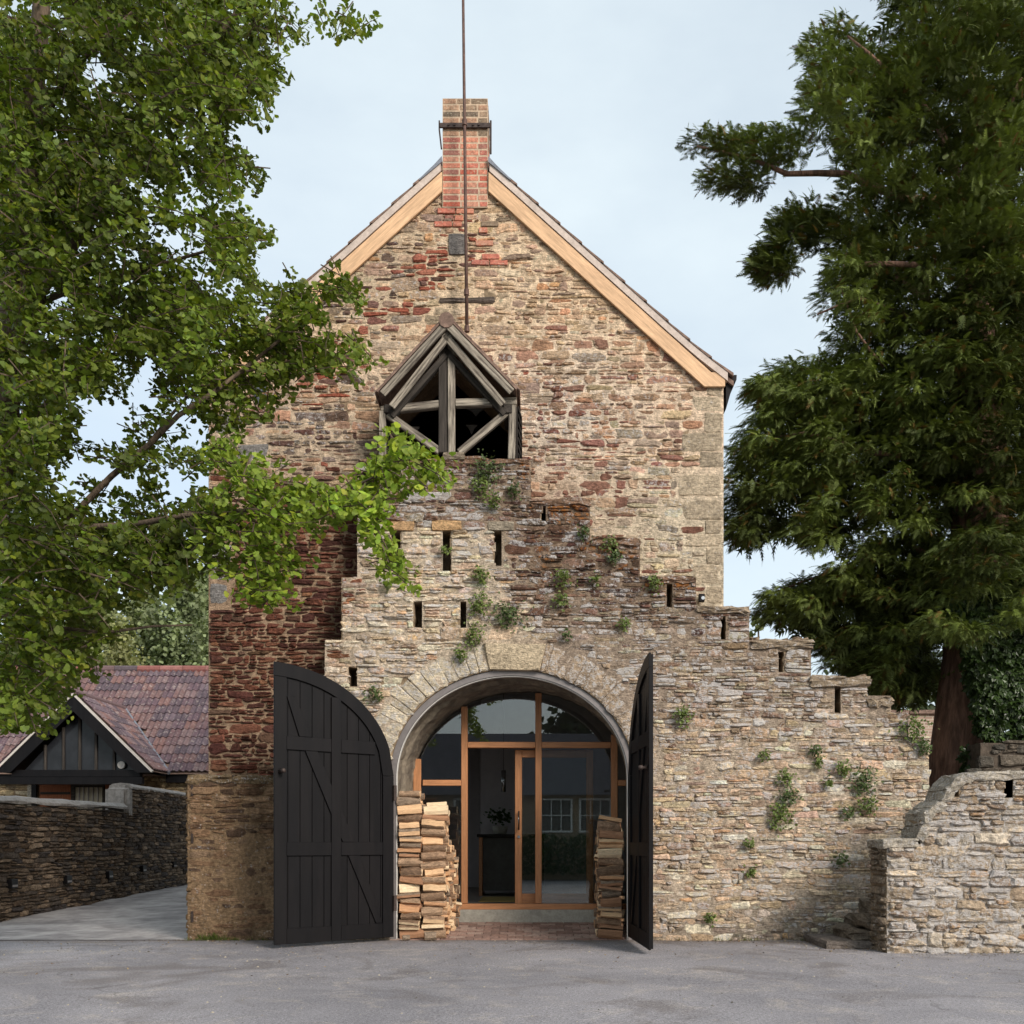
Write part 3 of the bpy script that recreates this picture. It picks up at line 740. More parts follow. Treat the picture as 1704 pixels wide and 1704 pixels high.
def porch_zones(px, py):
    cream = 2.0*(1-sst(780, 900, px-.25*(py-950)))*sst(868, 905, py)*(1-sst(1430, 1560, py)*.0)
    topb = 1.6*(1-sst(860, 890, py))*(1-sst(870, 930, px))
    brown = 2.0*sst(800, 880, px)*(1-sst(940, 1080, py-.12*(px-900)))
    midr = 1.6*sst(840, 930, px)*sst(940, 1040, py)*(1-sst(1150, 1300, py))
    tan = 2.2*sst(860, 960, px)*sst(1150, 1290, py)
    base = 2.6*sst(1500, 1560, py)
    rust = 1.4*gs(px, py, 572, 985, 22, 60)+.8*gs(px, py, 560, 1090, 30, 40)
    return [
     (cream, [(C(212,190,160,K),5),(C(202,178,148,K),5),(C(214,200,174,K),4),(C(186,160,132,K),3),(C(204,168,128,K),1),(C(160,142,118,K),1.5)], C(196,178,152,K), .42, .02, .06),
     (topb, [(C(142,112,92,K),5),(C(158,130,106,K),4),(C(126,96,80,K),4),(C(172,152,128,K),3)], C(150,130,108,K), .5, .14, .16),
     (brown, [(C(118,90,72,K),5),(C(104,76,62,K),5),(C(136,110,88,K),4),(C(92,66,56,K),3),(C(150,122,96,K),2)], C(126,106,86,K), .4, .46, .14),
     (midr, [(C(156,134,108,K),5),(C(140,116,94,K),4),(C(172,154,128,K),4),(C(124,100,82,K),2),(C(186,170,144,K),2)], C(152,134,114,K), .5, .16, .14),
     (tan, [(C(194,168,136,K),5),(C(182,156,126,K),5),(C(204,182,150,K),4),(C(166,142,118,K),3),(C(190,152,112,K),.8),(C(206,192,164,K),3)], C(180,162,138,K), .42, .04, .12),
     (base, [(C(152,136,114,K),4),(C(134,120,102,K),4),(C(168,148,120,K),2)], C(140,128,112,K), .35, 0, .3),
     (rust, [(C(130,84,62,K),4),(C(112,72,56,K),3),(C(150,104,74,K),2)], C(140,112,88,K), .3, .1, .15)]
PF = Frame((0, 0, 0), (1, 0, 0))
brk = sorted({uz(y) for _, _, y in STEPS+LEFTS}|{c for _, _, c, _ in slots}|{d for _, _, _, d in slots}|{l[2] for l in lintels})
cells = lay(random.Random(23), -.03, uz(765), porch_in, uL, uR, (.045, .125), (.09, .31), brk, split=.58)
q = quads(cells, 52, .011, .05); rs = np.random.RandomState(53)
cu, cz = q[:, :, 0].mean(1), q[:, :, 1].mean(1); px, py = ppx(cu, cz)
col, mor, li, og, sm = zoned(porch_zones(px, py), px, py, rs); bw_ = 1.26-.40*sst(800, 880, px)*(1-sst(940, 1080, py-.12*(px-900)))-.22*(1-sst(860, 890, py)); col = desat((col*bw_[:, None]).clip(0, .8), .95); mor = desat(mor*1.18, .92); li = li+.05; sm = sm+.27
# lichen gathers on the step edges
og = og+.25*np.exp(-((porch_top(cu)-cz)/.25)**2)*(px > 860)*(px < 1330)
prot = rs.uniform(.008, .024, len(q)); prot[rs.rand(len(q)) < .12] += .014; prot[(px > 585) & (px < 800) & (py > 880) & (py < 1100)] *= 1.15
put_stones(porch, PF, q, 54, prot, rs.uniform(.003, .012, len(q)), col, mor, li+.06+rs.uniform(-.18, .24, len(q)), og+rs.uniform(-.1, .12, len(q)), sm+rs.normal(0, .1, len(q)), rough=.11)
def porch_mor(u, z):
    px, py = ppx(u, z); zs = porch_zones(px, py); W = np.stack([a[0] for a in zs], 1)+1e-6; W /= W.sum(1, keepdims=True)
    return desat((W[:, :, None]*np.array([a[2] for a in zs])[None]).sum(1), .92)*1.16
mortar_sheet(porch, PF, lambda u, z: porch_in(u, z, True), uL+.006, uR-.006, -.03, uz(765)-.02, porch_mor, .035, .006, .017, 5, .35, lambda u, z: .35*sst(800, 880, ppx(u, z)[0])*(1-sst(940, 1080, ppx(u, z)[1])))
# voussoirs and keystone
rs = np.random.RandomState(61); vq = []; t = rad(1.5); vcol = []
key0, key1 = rad(90-13.2), rad(90+11.0)
def ell(t, r): return (AX+(AA+r)*math.cos(t), AZS+(AB+r)*math.sin(t))
while t < math.pi-rad(1.5):
    if abs(t-key0) < rad(.01): dt = key1-key0; kind_ = 'key'
    else:
        dt = rad(rs.uniform(3.0, 6.0)); kind_ = 'v'
        if t < key0 and t+dt > key0-rad(2): dt = key0-t
        if t+dt > math.pi-rad(3.5): dt = math.pi-rad(1.5)-t
    ro = RING+rs.uniform(-.06, .03) if kind_ == 'v' else .33
    vq.append([ell(t+dt, .006), ell(t, .006), ell(t, ro), ell(t+dt, ro)])
    left = t > math.pi/2
    base_ = C(208,192,160,K) if left else C(176,152,122,K)
    if kind_ == 'key': base_ = C(226,206,172,K)
    vcol.append(base_*(1+rs.normal(0, .12)))
    t += dt
vq = np.array(vq); ki = max(range(len(vq)), key=lambda i: np.linalg.norm(vq[i][1]-vq[i][0]))
sel = np.array([i for i in range(len(vq)) if i != ki])
put_stones(porch, PF, vq[sel], 62, rs.uniform(.008, .02, len(sel)), rs.uniform(.001, .005, len(sel)), desat(np.array(vcol)[sel]*1.12, .9), np.tile(C(200,182,154,K), (len(sel), 1)), .62, .05, .24, name='voussoir', rough=.07, inner=.84, sq=.75)
put_stones(porch, PF, vq[[ki]], 63, np.array([.055]), .008, np.array([vcol[ki]]), np.array([C(190,170,140,K)]), .12, 0, -.3, name='keystone', rough=.008, inner=.95, sq=1.0)
# lintels over the slots and coping slabs on the steps
for i, (a, b, c, d) in enumerate(lintels[:3]):
    rock('lintel', (a, -.035, c+.004), (b, .2, d-.004), porch, (C(196,160,118,K), C(206,168,122,K), C(162,150,130,K))[i], .3, .1, 80+i, .004)
for i, (a, b, c, d) in enumerate(copings):
    rock('coping_slab', (a, -.05 if i < 4 else -.03, c), (b, .46, d+.012*math.sin(i*2.3)), porch, C(164,146,122,K) if i < 4 else C(140,112,90,K), .5, .15 if i < 3 else .45, 90+i, .016, 4)
rl_ = random.Random(12)
for a, b, y in STEPS[1:]+LEFTS:      # broken stones lying on the step tops
    x = ux(a)+.03
    while x < ux(b)-.10:
        wd = rl_.uniform(.07, .2); hh = rl_.uniform(.02, .05)
        if rl_.random() < .55: rock('loose_stone', (x, rl_.uniform(-.01, .08), uz(y)-.012), (min(x+wd, ux(b)-.01), rl_.uniform(.22, .4), uz(y)+hh), porch, C(150,130,106,K)*rl_.uniform(.75, 1.15), .5, .25, rl_.randrange(9999), .009, 2)
        x += wd+.02
# steel liner, white strip and the rough tunnel behind
liner = thing('steel_arch_liner', 'curved grey steel band lining the inside edge of the arch', 'arch trim', (AX, .03, 0))
def ring(name, a0, b0, a1, b1, y0, y1, mat, parent, zleg=0.0, cx=AX):
    o = [(cx-a0, zleg)]+arch_pts(cx, a0, AZS, b0, 64)[::-1]+[(cx+a0, zleg)]
    i = [(cx-a1, zleg)]+arch_pts(cx, a1, AZS, b1, 64)[::-1]+[(cx+a1, zleg)]
    n = len(o); V = [(p[0], y0, p[1]) for p in o]+[(p[0], y0, p[1]) for p in i]+[(p[0], y1, p[1]) for p in o]+[(p[0], y1, p[1]) for p in i]
    F = []
    for k in range(n-1):
        F += [(k, n+k, n+k+1, k+1), (2*n+k, 2*n+k+1, 3*n+k+1, 3*n+k), (k, k+1, 2*n+k+1, 2*n+k), (n+k, 3*n+k, 3*n+k+1, n+k+1)]
    F += [(0, 2*n, 3*n, n), (n-1, 2*n-1, 4*n-1, 3*n-1)]
    return MB().add(V, F).build(name, mat, parent)
ring('steel_band', AA-.003, AB-.003, AA-.072, AB-.072, .03, .12, M['steel'], liner)
ring('white_strip', AA-.076, AB-.076, AA-.085, AB-.085, .045, .11, M['whiteseal'], liner)
tun = thing('arch_tunnel', 'rough plastered barrel reveal running back from the arch to the glazing', 'arch reveal', (AX, .5, 0))
GY = 1.0; GX = AX+.12
nl = 46; prof = []
for j, (y, ca, a, b) in enumerate([(.125, AX, AA-.02, AB-.03), (.3, AX+.01, AA-.05, AB-.06), (.46, AX+.03, AA-.045, AB-.06), (.50, AX+.035, AA-.085, AB-.10), (.75, AX+.08, AA-.075, AB-.11), (1.12, AX+.12, AA-.06, AB-.12)]):
    prof.append([(ca-a, y, 0.0), (ca-a, y, .6), (ca-a, y, 1.3)]+[(p[0], y, p[1]) for p in arch_pts(ca, a, AZS, b, nl)[::-1]]+[(ca+a, y, 1.3), (ca+a, y, .6), (ca+a, y, 0.0)])
P_ = np.array(prof); nr, npn = P_.shape[:2]
P_ = P_+np.random.RandomState(4).normal(0, .008, P_.shape)*np.array([1, 0, 1])
I, J = np.meshgrid(np.arange(npn-1), np.arange(nr-1)); b_ = (J*npn+I).ravel()
link('tunnel_lining', np_mesh('tunnel_lining', P_.reshape(-1, 3), [np.stack([b_, b_+npn, b_+npn+1, b_+1], 1)], M['plaster'], smooth=False), tun)
# outer shell so no light slips between lining and walls
ring('tunnel_shell', AA+.10, AB+.12, AA+.02, AB+.02, .96, 1.16, M['core'], tun, cx=AX+.06)

# paved floor under the arch, gently rising
def pz(y): return .006+.145*max(0, min(1, (y+.02)/1.02))
M['paver'] = palette('brick_paver', [C(150,122,110,K), C(140,112,100,K), C(158,132,120,K), C(132,108,98,K), C(162,140,128,K)], .25, 20, fleck=C(120,104,94,K))
pf = tag(link('arch_floor', MB().add([(AX-1.44, -.03, -.01), (AX+1.44, -.03, -.01), (AX+1.6, 1.05, .138), (AX-1.4, 1.05, .138)], [(0, 1, 2, 3)]).mesh('arch_floor', M['plaster'])), 'red brick paving rising gently under the arch', None, kind='structure')
pm = MB().box((-.0965, -.0455, -.02), (.0965, .0455, .008)).mesh('paver', M['paver'], .004)
rs = np.random.RandomState(9); tilt = math.atan(.145/1.02)
for r_ in range(11):
    y = .035+r_*.096
    for c_ in range(15):
        x = AX-1.36+c_*.2+(.1 if r_ % 2 else 0)
        if x > AX+1.42: continue
        link('paver', pm, pf, (x, y, pz(y)-.004+rs.uniform(-.003, .003)), (tilt, rs.uniform(-.01, .01), rs.uniform(-.01, .01)))

# ------------------------------------------------------------------ hoist dormer
dorm = thing('hoist_dormer', 'weathered grey timber hoist dormer projecting above the stepped wall', 'dormer', (DX, 0, DZ0))
DY = -.20
apex = at(743, 530, DY); lf = at(632, 652, DY); rf = at(856, 648, DY)
slope = lambda a, b, t: a.lerp(b, t)
def board(name, a, b, drop, wid, y, th, mat, parent):
    """sloping board under the line a-b, its upper edge drop below that line, measured square to it"""
    d = (b-a).normalized(); nrm = Vector((-d.z, 0, d.x)); nrm = nrm if nrm.z < 0 else -nrm
    c0 = a+nrm*(drop+wid/2); c1 = b+nrm*(drop+wid/2)
    c0.y = c1.y = y
    return beam(name, c0, c1, th, wid, mat, parent, .005)
for s, f in ((-1, lf), (1, rf)):
    board('barge_board', apex+Vector((s*.0, 0, 0)), f, .0, .085, DY, .03, M['oldwood'], dorm)
    a2 = apex+Vector((0, 0, -.13)); f2 = Vector((f.x-s*.03, 0, f.z-.13))+Vector((-s*.07, 0, .0))
    board('inner_board', a2, f2, .0, .085, DY+.05, .03, M['oldwood'], dorm)
    a3 = apex+Vector((0, 0, -.28)); f3 = Vector((f.x-s*.09, 0, f.z-.20))
    board('rafter', a3, f3, .0, .07, -.02, .09, M['darkwood'], dorm)
    # tiled slope above the boards
    o = Vector((s*.05, 0, .0))
    poly = [(apex.x, apex.z+.01), (f.x+s*.02, f.z-.01), (f.x+s*.035, f.z+.008), (apex.x, apex.z+.035)]
    rfm = MB().prism(poly, DY-.02, TY-.01).build('roof_slope', M['oldtile'] if 'oldtile' in M else M['verge_dark'], dorm)
    L = (f-apex).length; ang = math.atan2(-(f.z-apex.z), (f.x-apex.x)) if s > 0 else math.atan2((f.z-apex.z), -(f.x-apex.x))
    for i in range(7):
        t0, t1 = .04+i*.142, .04+i*.142+.16
        for j in range(3):
            p = apex.lerp(f, (t0+t1)/2); n_ = Vector((s*.72, 0, .70))
            tm = MB().box((-.085, -.10, -.008), (.085, .10, .008)).mesh('tile', M['verge_dark'], .003) if (i == 0 and j == 0 and s == -1) else tm
            link('tile', tm, rfm, (p.x+n_.x*.034, DY+.10+j*.205, p.z+n_.z*.034+.008), (0, ang+(-.06 if s > 0 else .06)+(rs.uniform(-.03, .03)), rs.uniform(-.04, .04)))
ridge = []
MB().tube([(apex.x, DY-.03, apex.z-.03), (apex.x, .12, apex.z-.025)], .09, 12).build('ridge_tile', M['verge_dark'], dorm, smooth=False)
MB().tube([(apex.x, .125, apex.z-.025), (apex.x, TY, apex.z-.02)], .092, 12).build('ridge_tile', M['verge_dark'], dorm)
FYd = .0
beam('king_post', at(737, 755, FYd), at(737, 566, FYd), .09, .095, M['darkwood'], dorm)
beam('king_post', at(751.5, 757, FYd-.01), at(751.5, 560, FYd-.01), .09, .085, M['oldwood'], dorm)
beam('rail', at(634, 684, FYd), at(731, 674, FYd), .08, .088, M['oldwood'], dorm)
beam('rail', at(758, 672, FYd), at(860, 669, FYd), .08, .088, M['oldwood'], dorm)
beam('brace', at(645, 690, FYd-.005), at(732, 752, FYd-.005), .06, .085, M['oldwood'], dorm)
beam('brace', at(849, 682, FYd-.005), at(764, 754, FYd-.005), .06, .085, M['oldwood'], dorm)
beam('corner_post', at(637, 770, FYd), at(637, 686, FYd), .09, .075, M['oldwood'], dorm)
beam('corner_post', at(851, 766, FYd), at(853, 676, FYd), .09, .085, M['oldwood'], dorm)
beam('wall_plate', (lf.x+.08, -.06, 6.30), (lf.x+.08, TY, 6.30), .1, .1, M['darkwood'], dorm)
beam('wall_plate', (rf.x-.08, -.06, 6.30), (rf.x-.08, TY, 6.30), .1, .1, M['darkwood'], dorm)
rock('sill_block', (ux(737), -.06, uz(767)), (ux(774), .3, uz(755)), dorm, C(150,136,116,K), .4, .2, 7, .005)
# side cladding: rows of hanging tiles whose lower edges kick out
for s in (-1, 1):
    xs = ux(640) if s < 0 else ux(860)
    cl = MB().box((xs-.012, .05, DZ0-.0), (xs+.012, TY-.004, 6.36)).build('side_cladding', M['attic'], dorm)
    for i in range(7):
        zt = 6.38-i*.093
        for j in range(2):
            V = MB().box((-.008, -.09, -.07), (.008, .09, .07)).mesh('tile', M['attic'], .003) if (i == 0 and j == 0 and s < 0) else V
            link('tile', V, cl, (xs+s*.035, .15+j*.19, zt-.07), (0, -s*.28, 0))
# cusped boards in the dark behind the frame
for (x0, y0, w_, h_) in ((792, 681, 30, 12), (785, 708, 20, 16), (690, 711, 18, 20), (700, 640, 14, 14)):
    c0 = at(x0-w_/2, y0, .32); c1 = at(x0+w_/2, y0+h_, .32)
    pl = [(c0.x, c0.z), (c1.x, c0.z), ((c0.x*.3+c1.x*.7), (c0.z*.6+c1.z*.4)), ((c0.x+c1.x)/2, c1.z), (c0.x*.7+c1.x*.3, (c0.z*.6+c1.z*.4))]
    MB().prism(pl, .30, .33).build('cusped_board', M['darkwood'], dorm)

# ------------------------------------------------------------------ black arched doors
DW = 1.50; DT = .06; DLOW = .05
def door_top(u): return AZS+.02+(AB-.11)*math.sqrt(max(0, 1-((DW-u)/DW)**2))+0.0
def make_door(name, label, hinge, ang, mirror):
    """local: x from hinge to meeting edge, y = 0 the boarded back, framing proud towards +y"""
    R0 = Matrix.Translation(Vector(hinge)) @ Matrix.Rotation(ang, 4, 'Z')
    root = link(name, None, None, hinge, (0, 0, ang)); tag(root, label, 'door')
    WI = Matrix.Identity(4)
    sy = -1 if mirror else 1
    def piece(nm, poly, y0, y1, par=None, mat=M['black'], bev=.003):
        y0, y1 = sorted((y0*sy, y1*sy))
        me = MB().prism(poly, y0, y1).mesh(nm, mat, bev)
        o = bpy.data.objects.new(nm, me); COL.objects.link(o); o.parent = par or root
        return o
    sgn = 1
    def curve(u0, u1, off=0.0, n=14): return [(u0+(u1-u0)*i/n, max(AZS*.0, door_top(u0+(u1-u0)*i/n)-off)) for i in range(n+1)]
    # boards
    nb = 10; bw = (DW-.04)/nb
    for i in range(nb):
        a = .02+i*bw; b = a+bw-.0045
        poly = [(a, DLOW+.01), (b, DLOW+.01)]+curve(a, b, .012, 4)[::-1]
        piece('plank', poly, .0, .026, bev=.003)
    F0, F1 = .0265, .050
    def ring_head():
        o = curve(.0, DW, 0, 26); i_ = []
        for k, (u, z) in enumerate(o):
            ub = min(max(u, .0), DW); t = math.acos(min(1, max(-1, (DW-u)/DW)))
            i_.append((DW-(DW-.145)*math.cos(t), AZS+.02+(AB-.11-.15)*math.sin(t)))
        return o+i_[::-1]
    piece('curved_rail', ring_head(), F0, F1)
    zh = AZS+.02
    piece('hanging_stile', [(0, DLOW), (.145, DLOW), (.145, zh-.002), (0, zh-.002)], F0, F1)
    piece('meeting_stile', [(DW-.145, DLOW), (DW, DLOW), (DW, zh+AB-.11-.152), (DW-.145, zh+AB-.11-.158)], F0, F1)
    def rail(z0, z1, y1=F1-.002):
        for (a, b) in ((.147, DW*.5-.062), (DW*.5+.062, DW-.147)):
            # keep inside the curved head
            lim = DW-(DW-.147)*math.sqrt(max(0, 1-(max(0, z1-zh)/(AB-.26))**2)) if z1 > zh else .147
            a2 = max(a, lim)
            if a2 < b: piece('rail', [(a2, z0), (b, z0), (b, z1), (a2, z1)], F0, y1)
    rail(DLOW, DLOW+.17); rail(1.02, 1.17); rail(2.19, 2.34)
    um = DW*.5
    ztop = zh+(AB-.26)*math.sqrt(1-((DW-um)/(DW-.145))**2)-.003
    piece('muntin', [(um-.06, DLOW), (um+.06, DLOW), (um+.06, ztop), (um-.06, ztop)], F0, F1-.001)
    # one long brace, cut between rails
    def bx(z): return DW-.165-(2.80-z)*(DW-.33)/(2.80-.24)
    for (z0, z1) in ((.225, 1.018), (1.172, 2.188), (2.342, 2.78)):
        hw = .075
        poly = [(bx(z0)-hw, z0), (bx(z0)+hw, z0), (bx(z1)+hw, z1), (bx(z1)-hw, z1)]
        poly = [(min(max(p[0], .149), DW-.149), p[1]) for p in poly]
        piece('brace', poly, F0, F1-.004)
    kb = MB().tube([(DW-.07, sy*.06, 1.95), (DW-.07, sy*.10, 1.95), (DW-.07, sy*.105, 1.95), (DW-.07, sy*.14, 1.95), (DW-.07, sy*.15, 1.95)], [.03, .013, .026, .026, .015], 10).mesh('knob', M['iron'], smooth=True)
    o = bpy.data.objects.new('knob', kb); COL.objects.link(o); o.parent = root
    for zz in (.45, 1.75):
        hb = MB().box((-.02, -.02, zz-.09), (.02, .09, zz+.09)).mesh('hinge', M['iron'], .003); o = bpy.data.objects.new('hinge', hb); COL.objects.link(o); o.parent = root
    return root
hl = (AX-AA+.03, -.03, .0); fl = at(450, 1577, -.98)
make_door('arched_door', 'black plank door leaf with curved top, swung wide open beside the stone pier', hl, math.atan2(fl.y-hl[1], fl.x-hl[0]), False)
hr_ = (AX+AA-.03, -.03, .0); fr_ = at(1087, 1592, -1.50)
make_door('arched_door', 'black plank door leaf standing edge-on beside the smaller log stack', hr_, math.atan2(fr_.y-hr_[1], fr_.x-hr_[0]), True)

# ------------------------------------------------------------------ glazed screen
M['glass'] = bpy.data.materials.new('window_glass'); M['glass'].use_nodes = True
_nt = M['glass'].node_tree; _nt.nodes.clear()
_o = _nt.nodes.new('ShaderNodeOutputMaterial'); _m = _nt.nodes.new('ShaderNodeMixShader'); _t = _nt.nodes.new('ShaderNodeBsdfTransparent'); _g = _nt.nodes.new('ShaderNodeBsdfGlossy'); _f = _nt.nodes.new('ShaderNodeFresnel')
_t.inputs[0].default_value = (.80, .84, .84, 1); _g.inputs['Roughness'].default_value = .0; _g.inputs['Color'].default_value = (1, 1, 1, 1); _f.inputs['IOR'].default_value = 1.85
_nt.links.new(_f.outputs[0], _m.inputs[0]); _nt.links.new(_t.outputs[0], _m.inputs[1]); _nt.links.new(_g.outputs[0], _m.inputs[2]); _nt.links.new(_m.outputs[0], _o.inputs[0])
scr = thing('glazed_screen', 'oak framed glazed screen with a sliding door filling the arch', 'glazed screen', (GX, GY, .15))
GA, GB = AA-.06, AB-.115
def gtop(x): return AZS+GB*math.sqrt(max(0, 1-((x-GX)/GA)**2))
zs0, zs1 = uz(1532, GY), uz(1513, GY)
sx0, sx1 = ux(760, GY), ux(1030, GY)
fw = .09; fd = .10
MB().box((GX-GA+.04, GY-.07, zs0-.08), (GX+GA-.02, GY+.2, zs1)).build('concrete_plinth', M['concrete'], scr, .006)
xm = [ux(773, GY), ux(896, GY), ux(1022, GY)]; zt = uz(1240, GY); zsill = zs1+.075
beam('sill', (GX-GA+.03, GY, zs1+.036), (GX+GA-.02, GY, zs1+.036), .14, .072, M['oak'], scr)
for i, x in enumerate(xm): beam('mullion', (x, GY, zsill), (x, GY, gtop(x)-.02), fd, .082, M['oak'], scr)
xl = ux(697, GY); beam('end_post', (xl-.02, GY, zsill), (xl-.02, GY, gtop(xl)-.03), fd, .10, M['oak'], scr)
def hbar(a, b, z, nm='transom'): beam(nm, (a+.043, GY-.001, z), (b-.043, GY-.001, z), fd-.006, .075, M['oak'], scr)
hbar(xm[0], xm[1], zt); hbar(xm[1], xm[2], zt)
zt2 = uz(1303, GY); hbar(xl+.01, xm[0], zt2); hbar(xm[2], GX+GA+.02, zt2)
head = []
def pane(x0, x1, z0, z1=None, y=GY+.01, parent=scr, nm='pane'):
    n = 10
    top = [(x1, z1), (x0, z1)] if z1 is not None else [(x0+(x1-x0)*i/n, gtop(x0+(x1-x0)*i/n)-.0) for i in range(n, -1, -1)]
    if z1 is None: top = [(x, max(z, z0+.01)) for x, z in top]
    return MB().prism([(x0, z0), (x1, z0)]+top, y-.003, y+.003).build(nm, M['glass'], parent)
pane(xl+.03, xm[0]-.041, zsill, zt2-.038); pane(xl+.03, xm[0]-.041, zt2+.038)
pane(xm[0]+.041, xm[1]-.041, zt+.038); pane(xm[1]+.041, xm[2]-.041, zt+.038)
pane(xm[1]+.041, xm[2]-.041, zsill, zt-.038)
pane(xm[2]+.041, GX+GA, zsill, zt2-.038); pane(xm[2]+.041, GX+GA-.01, zt2+.038)
# sliding leaf, half behind the fixed pane
SYd = GY+.13
leaf_l, leaf_r = ux(857, SYd), ux(987, SYd); lz0, lz1 = zsill-.02, zt-.05
lf_ = link('sliding_door', MB().prism([(leaf_l+.09, lz0+.14), (leaf_r-.09, lz0+.14), (leaf_r-.09, lz1-.10), (leaf_l+.09, lz1-.10)], SYd-.003, SYd+.003).mesh('sliding_door', M['glass']), scr)
beam('stile', (leaf_l+.045, SYd, lz0), (leaf_l+.045, SYd, lz1), .06, .09, M['oak'], lf_)
beam('stile', (leaf_r-.045, SYd, lz0), (leaf_r-.045, SYd, lz1), .06, .09, M['oak'], lf_)
beam('rail', (leaf_l+.09, SYd, lz0+.07), (leaf_r-.09, SYd, lz0+.07), .058, .14, M['oak'], lf_)
beam('rail', (leaf_l+.09, SYd, lz1-.05), (leaf_r-.09, SYd, lz1-.05), .058, .10, M['oak'], lf_)
hx = leaf_l+.05; hz0, hz1 = uz(1381, SYd), uz(1350, SYd)
MB().tube([(hx, SYd-.03, hz0+.03), (hx, SYd-.075, hz0+.03), (hx, SYd-.075, hz0), (hx, SYd-.075, hz1), (hx, SYd-.075, hz1-.03), (hx, SYd-.03, hz1-.03)], .011, 8).build('handle', M['chrome'], lf_, smooth=True)
MB().tube([(hx, SYd-.03, hz0-.09), (hx, SYd-.05, hz0-.09)], .02, 10).build('lock', M['chrome'], lf_)

# ------------------------------------------------------------------ room behind the glass
FZ = zs1+.03
rmx0, rmx1, rmy = TXL+.47, TXR-.47, 6.6
tag(MB().box((rmx0, GY+.2, FZ-.1), (rmx1, rmy, FZ)).build('interior_floor', M['interior_floor'], None), 'dark floor of the room behind the glazing', None, kind='structure')
tag(MB().box((rmx0, rmy+.003, FZ-.1), (rmx1, rmy+.15, 3.98)).build('interior_wall', M['interior_wall'], None), 'grey plaster back wall of the room behind the glazing', None, kind='structure')
tag(MB().box((rmx0, GY+.2, 3.6), (rmx1, rmy, 3.7)).build('interior_ceiling', M['interior_wall'], None), 'ceiling of the room behind the glazing', None, kind='structure')
ry = 4.6
pw = tag(MB().box((ux(800, ry), ry, FZ), (rmx1-.003, ry+.12, 3.58)).build('interior_partition', M['interior_wall'], None), 'grey partition wall facing the sliding door', None, kind='structure')
dk = thing('kitchen_counter', 'dark counter with a wooden end seen through the open sliding door', 'counter', tuple(at(830, 1500, 3.6)))
kx0, kx1 = ux(797, 3.6), ux(905, 3.6); kz = uz(1388, 3.6)
MB().box((kx0+.06, 3.62, FZ+.08), (kx1, 4.3, kz-.05)).build('cabinet_front', M['interior_dark'], dk, .004)
MB().box((kx0, 3.58, FZ), (kx0+.055, 4.32, kz-.05)).build('end_panel', M['oak'], dk, .003)
MB().box((kx0-.03, 3.55, kz-.047), (kx1+.03, 4.35, kz)).build('worktop', M['darkwood'], dk, .004)
rug = MB().box((ux(800, 2.6), 2.0, FZ+.002), (ux(930, 2.6), 3.2, FZ+.014)).build('rug', plain('straw_rug', C(190,164,100,.8), .2, 30, .95), None, .003)
tag(rug, 'straw coloured rug on the floor inside the open door', 'rug')
pl_ = thing('pendant_lamp', 'slim cylindrical pendant lamp hanging in the room', 'lamp', tuple(at(838, 1318, 3.4)))
c0 = at(838, 1318, 3.4); c1 = at(838, 1282, 3.4)
MB().tube([c0, c1], .035, 10).build('lamp_tube', M['chrome'], pl_, smooth=True); MB().tube([c1, (c1.x, c1.y, 3.6)], .005, 5).build('cord', M['iron'], pl_)
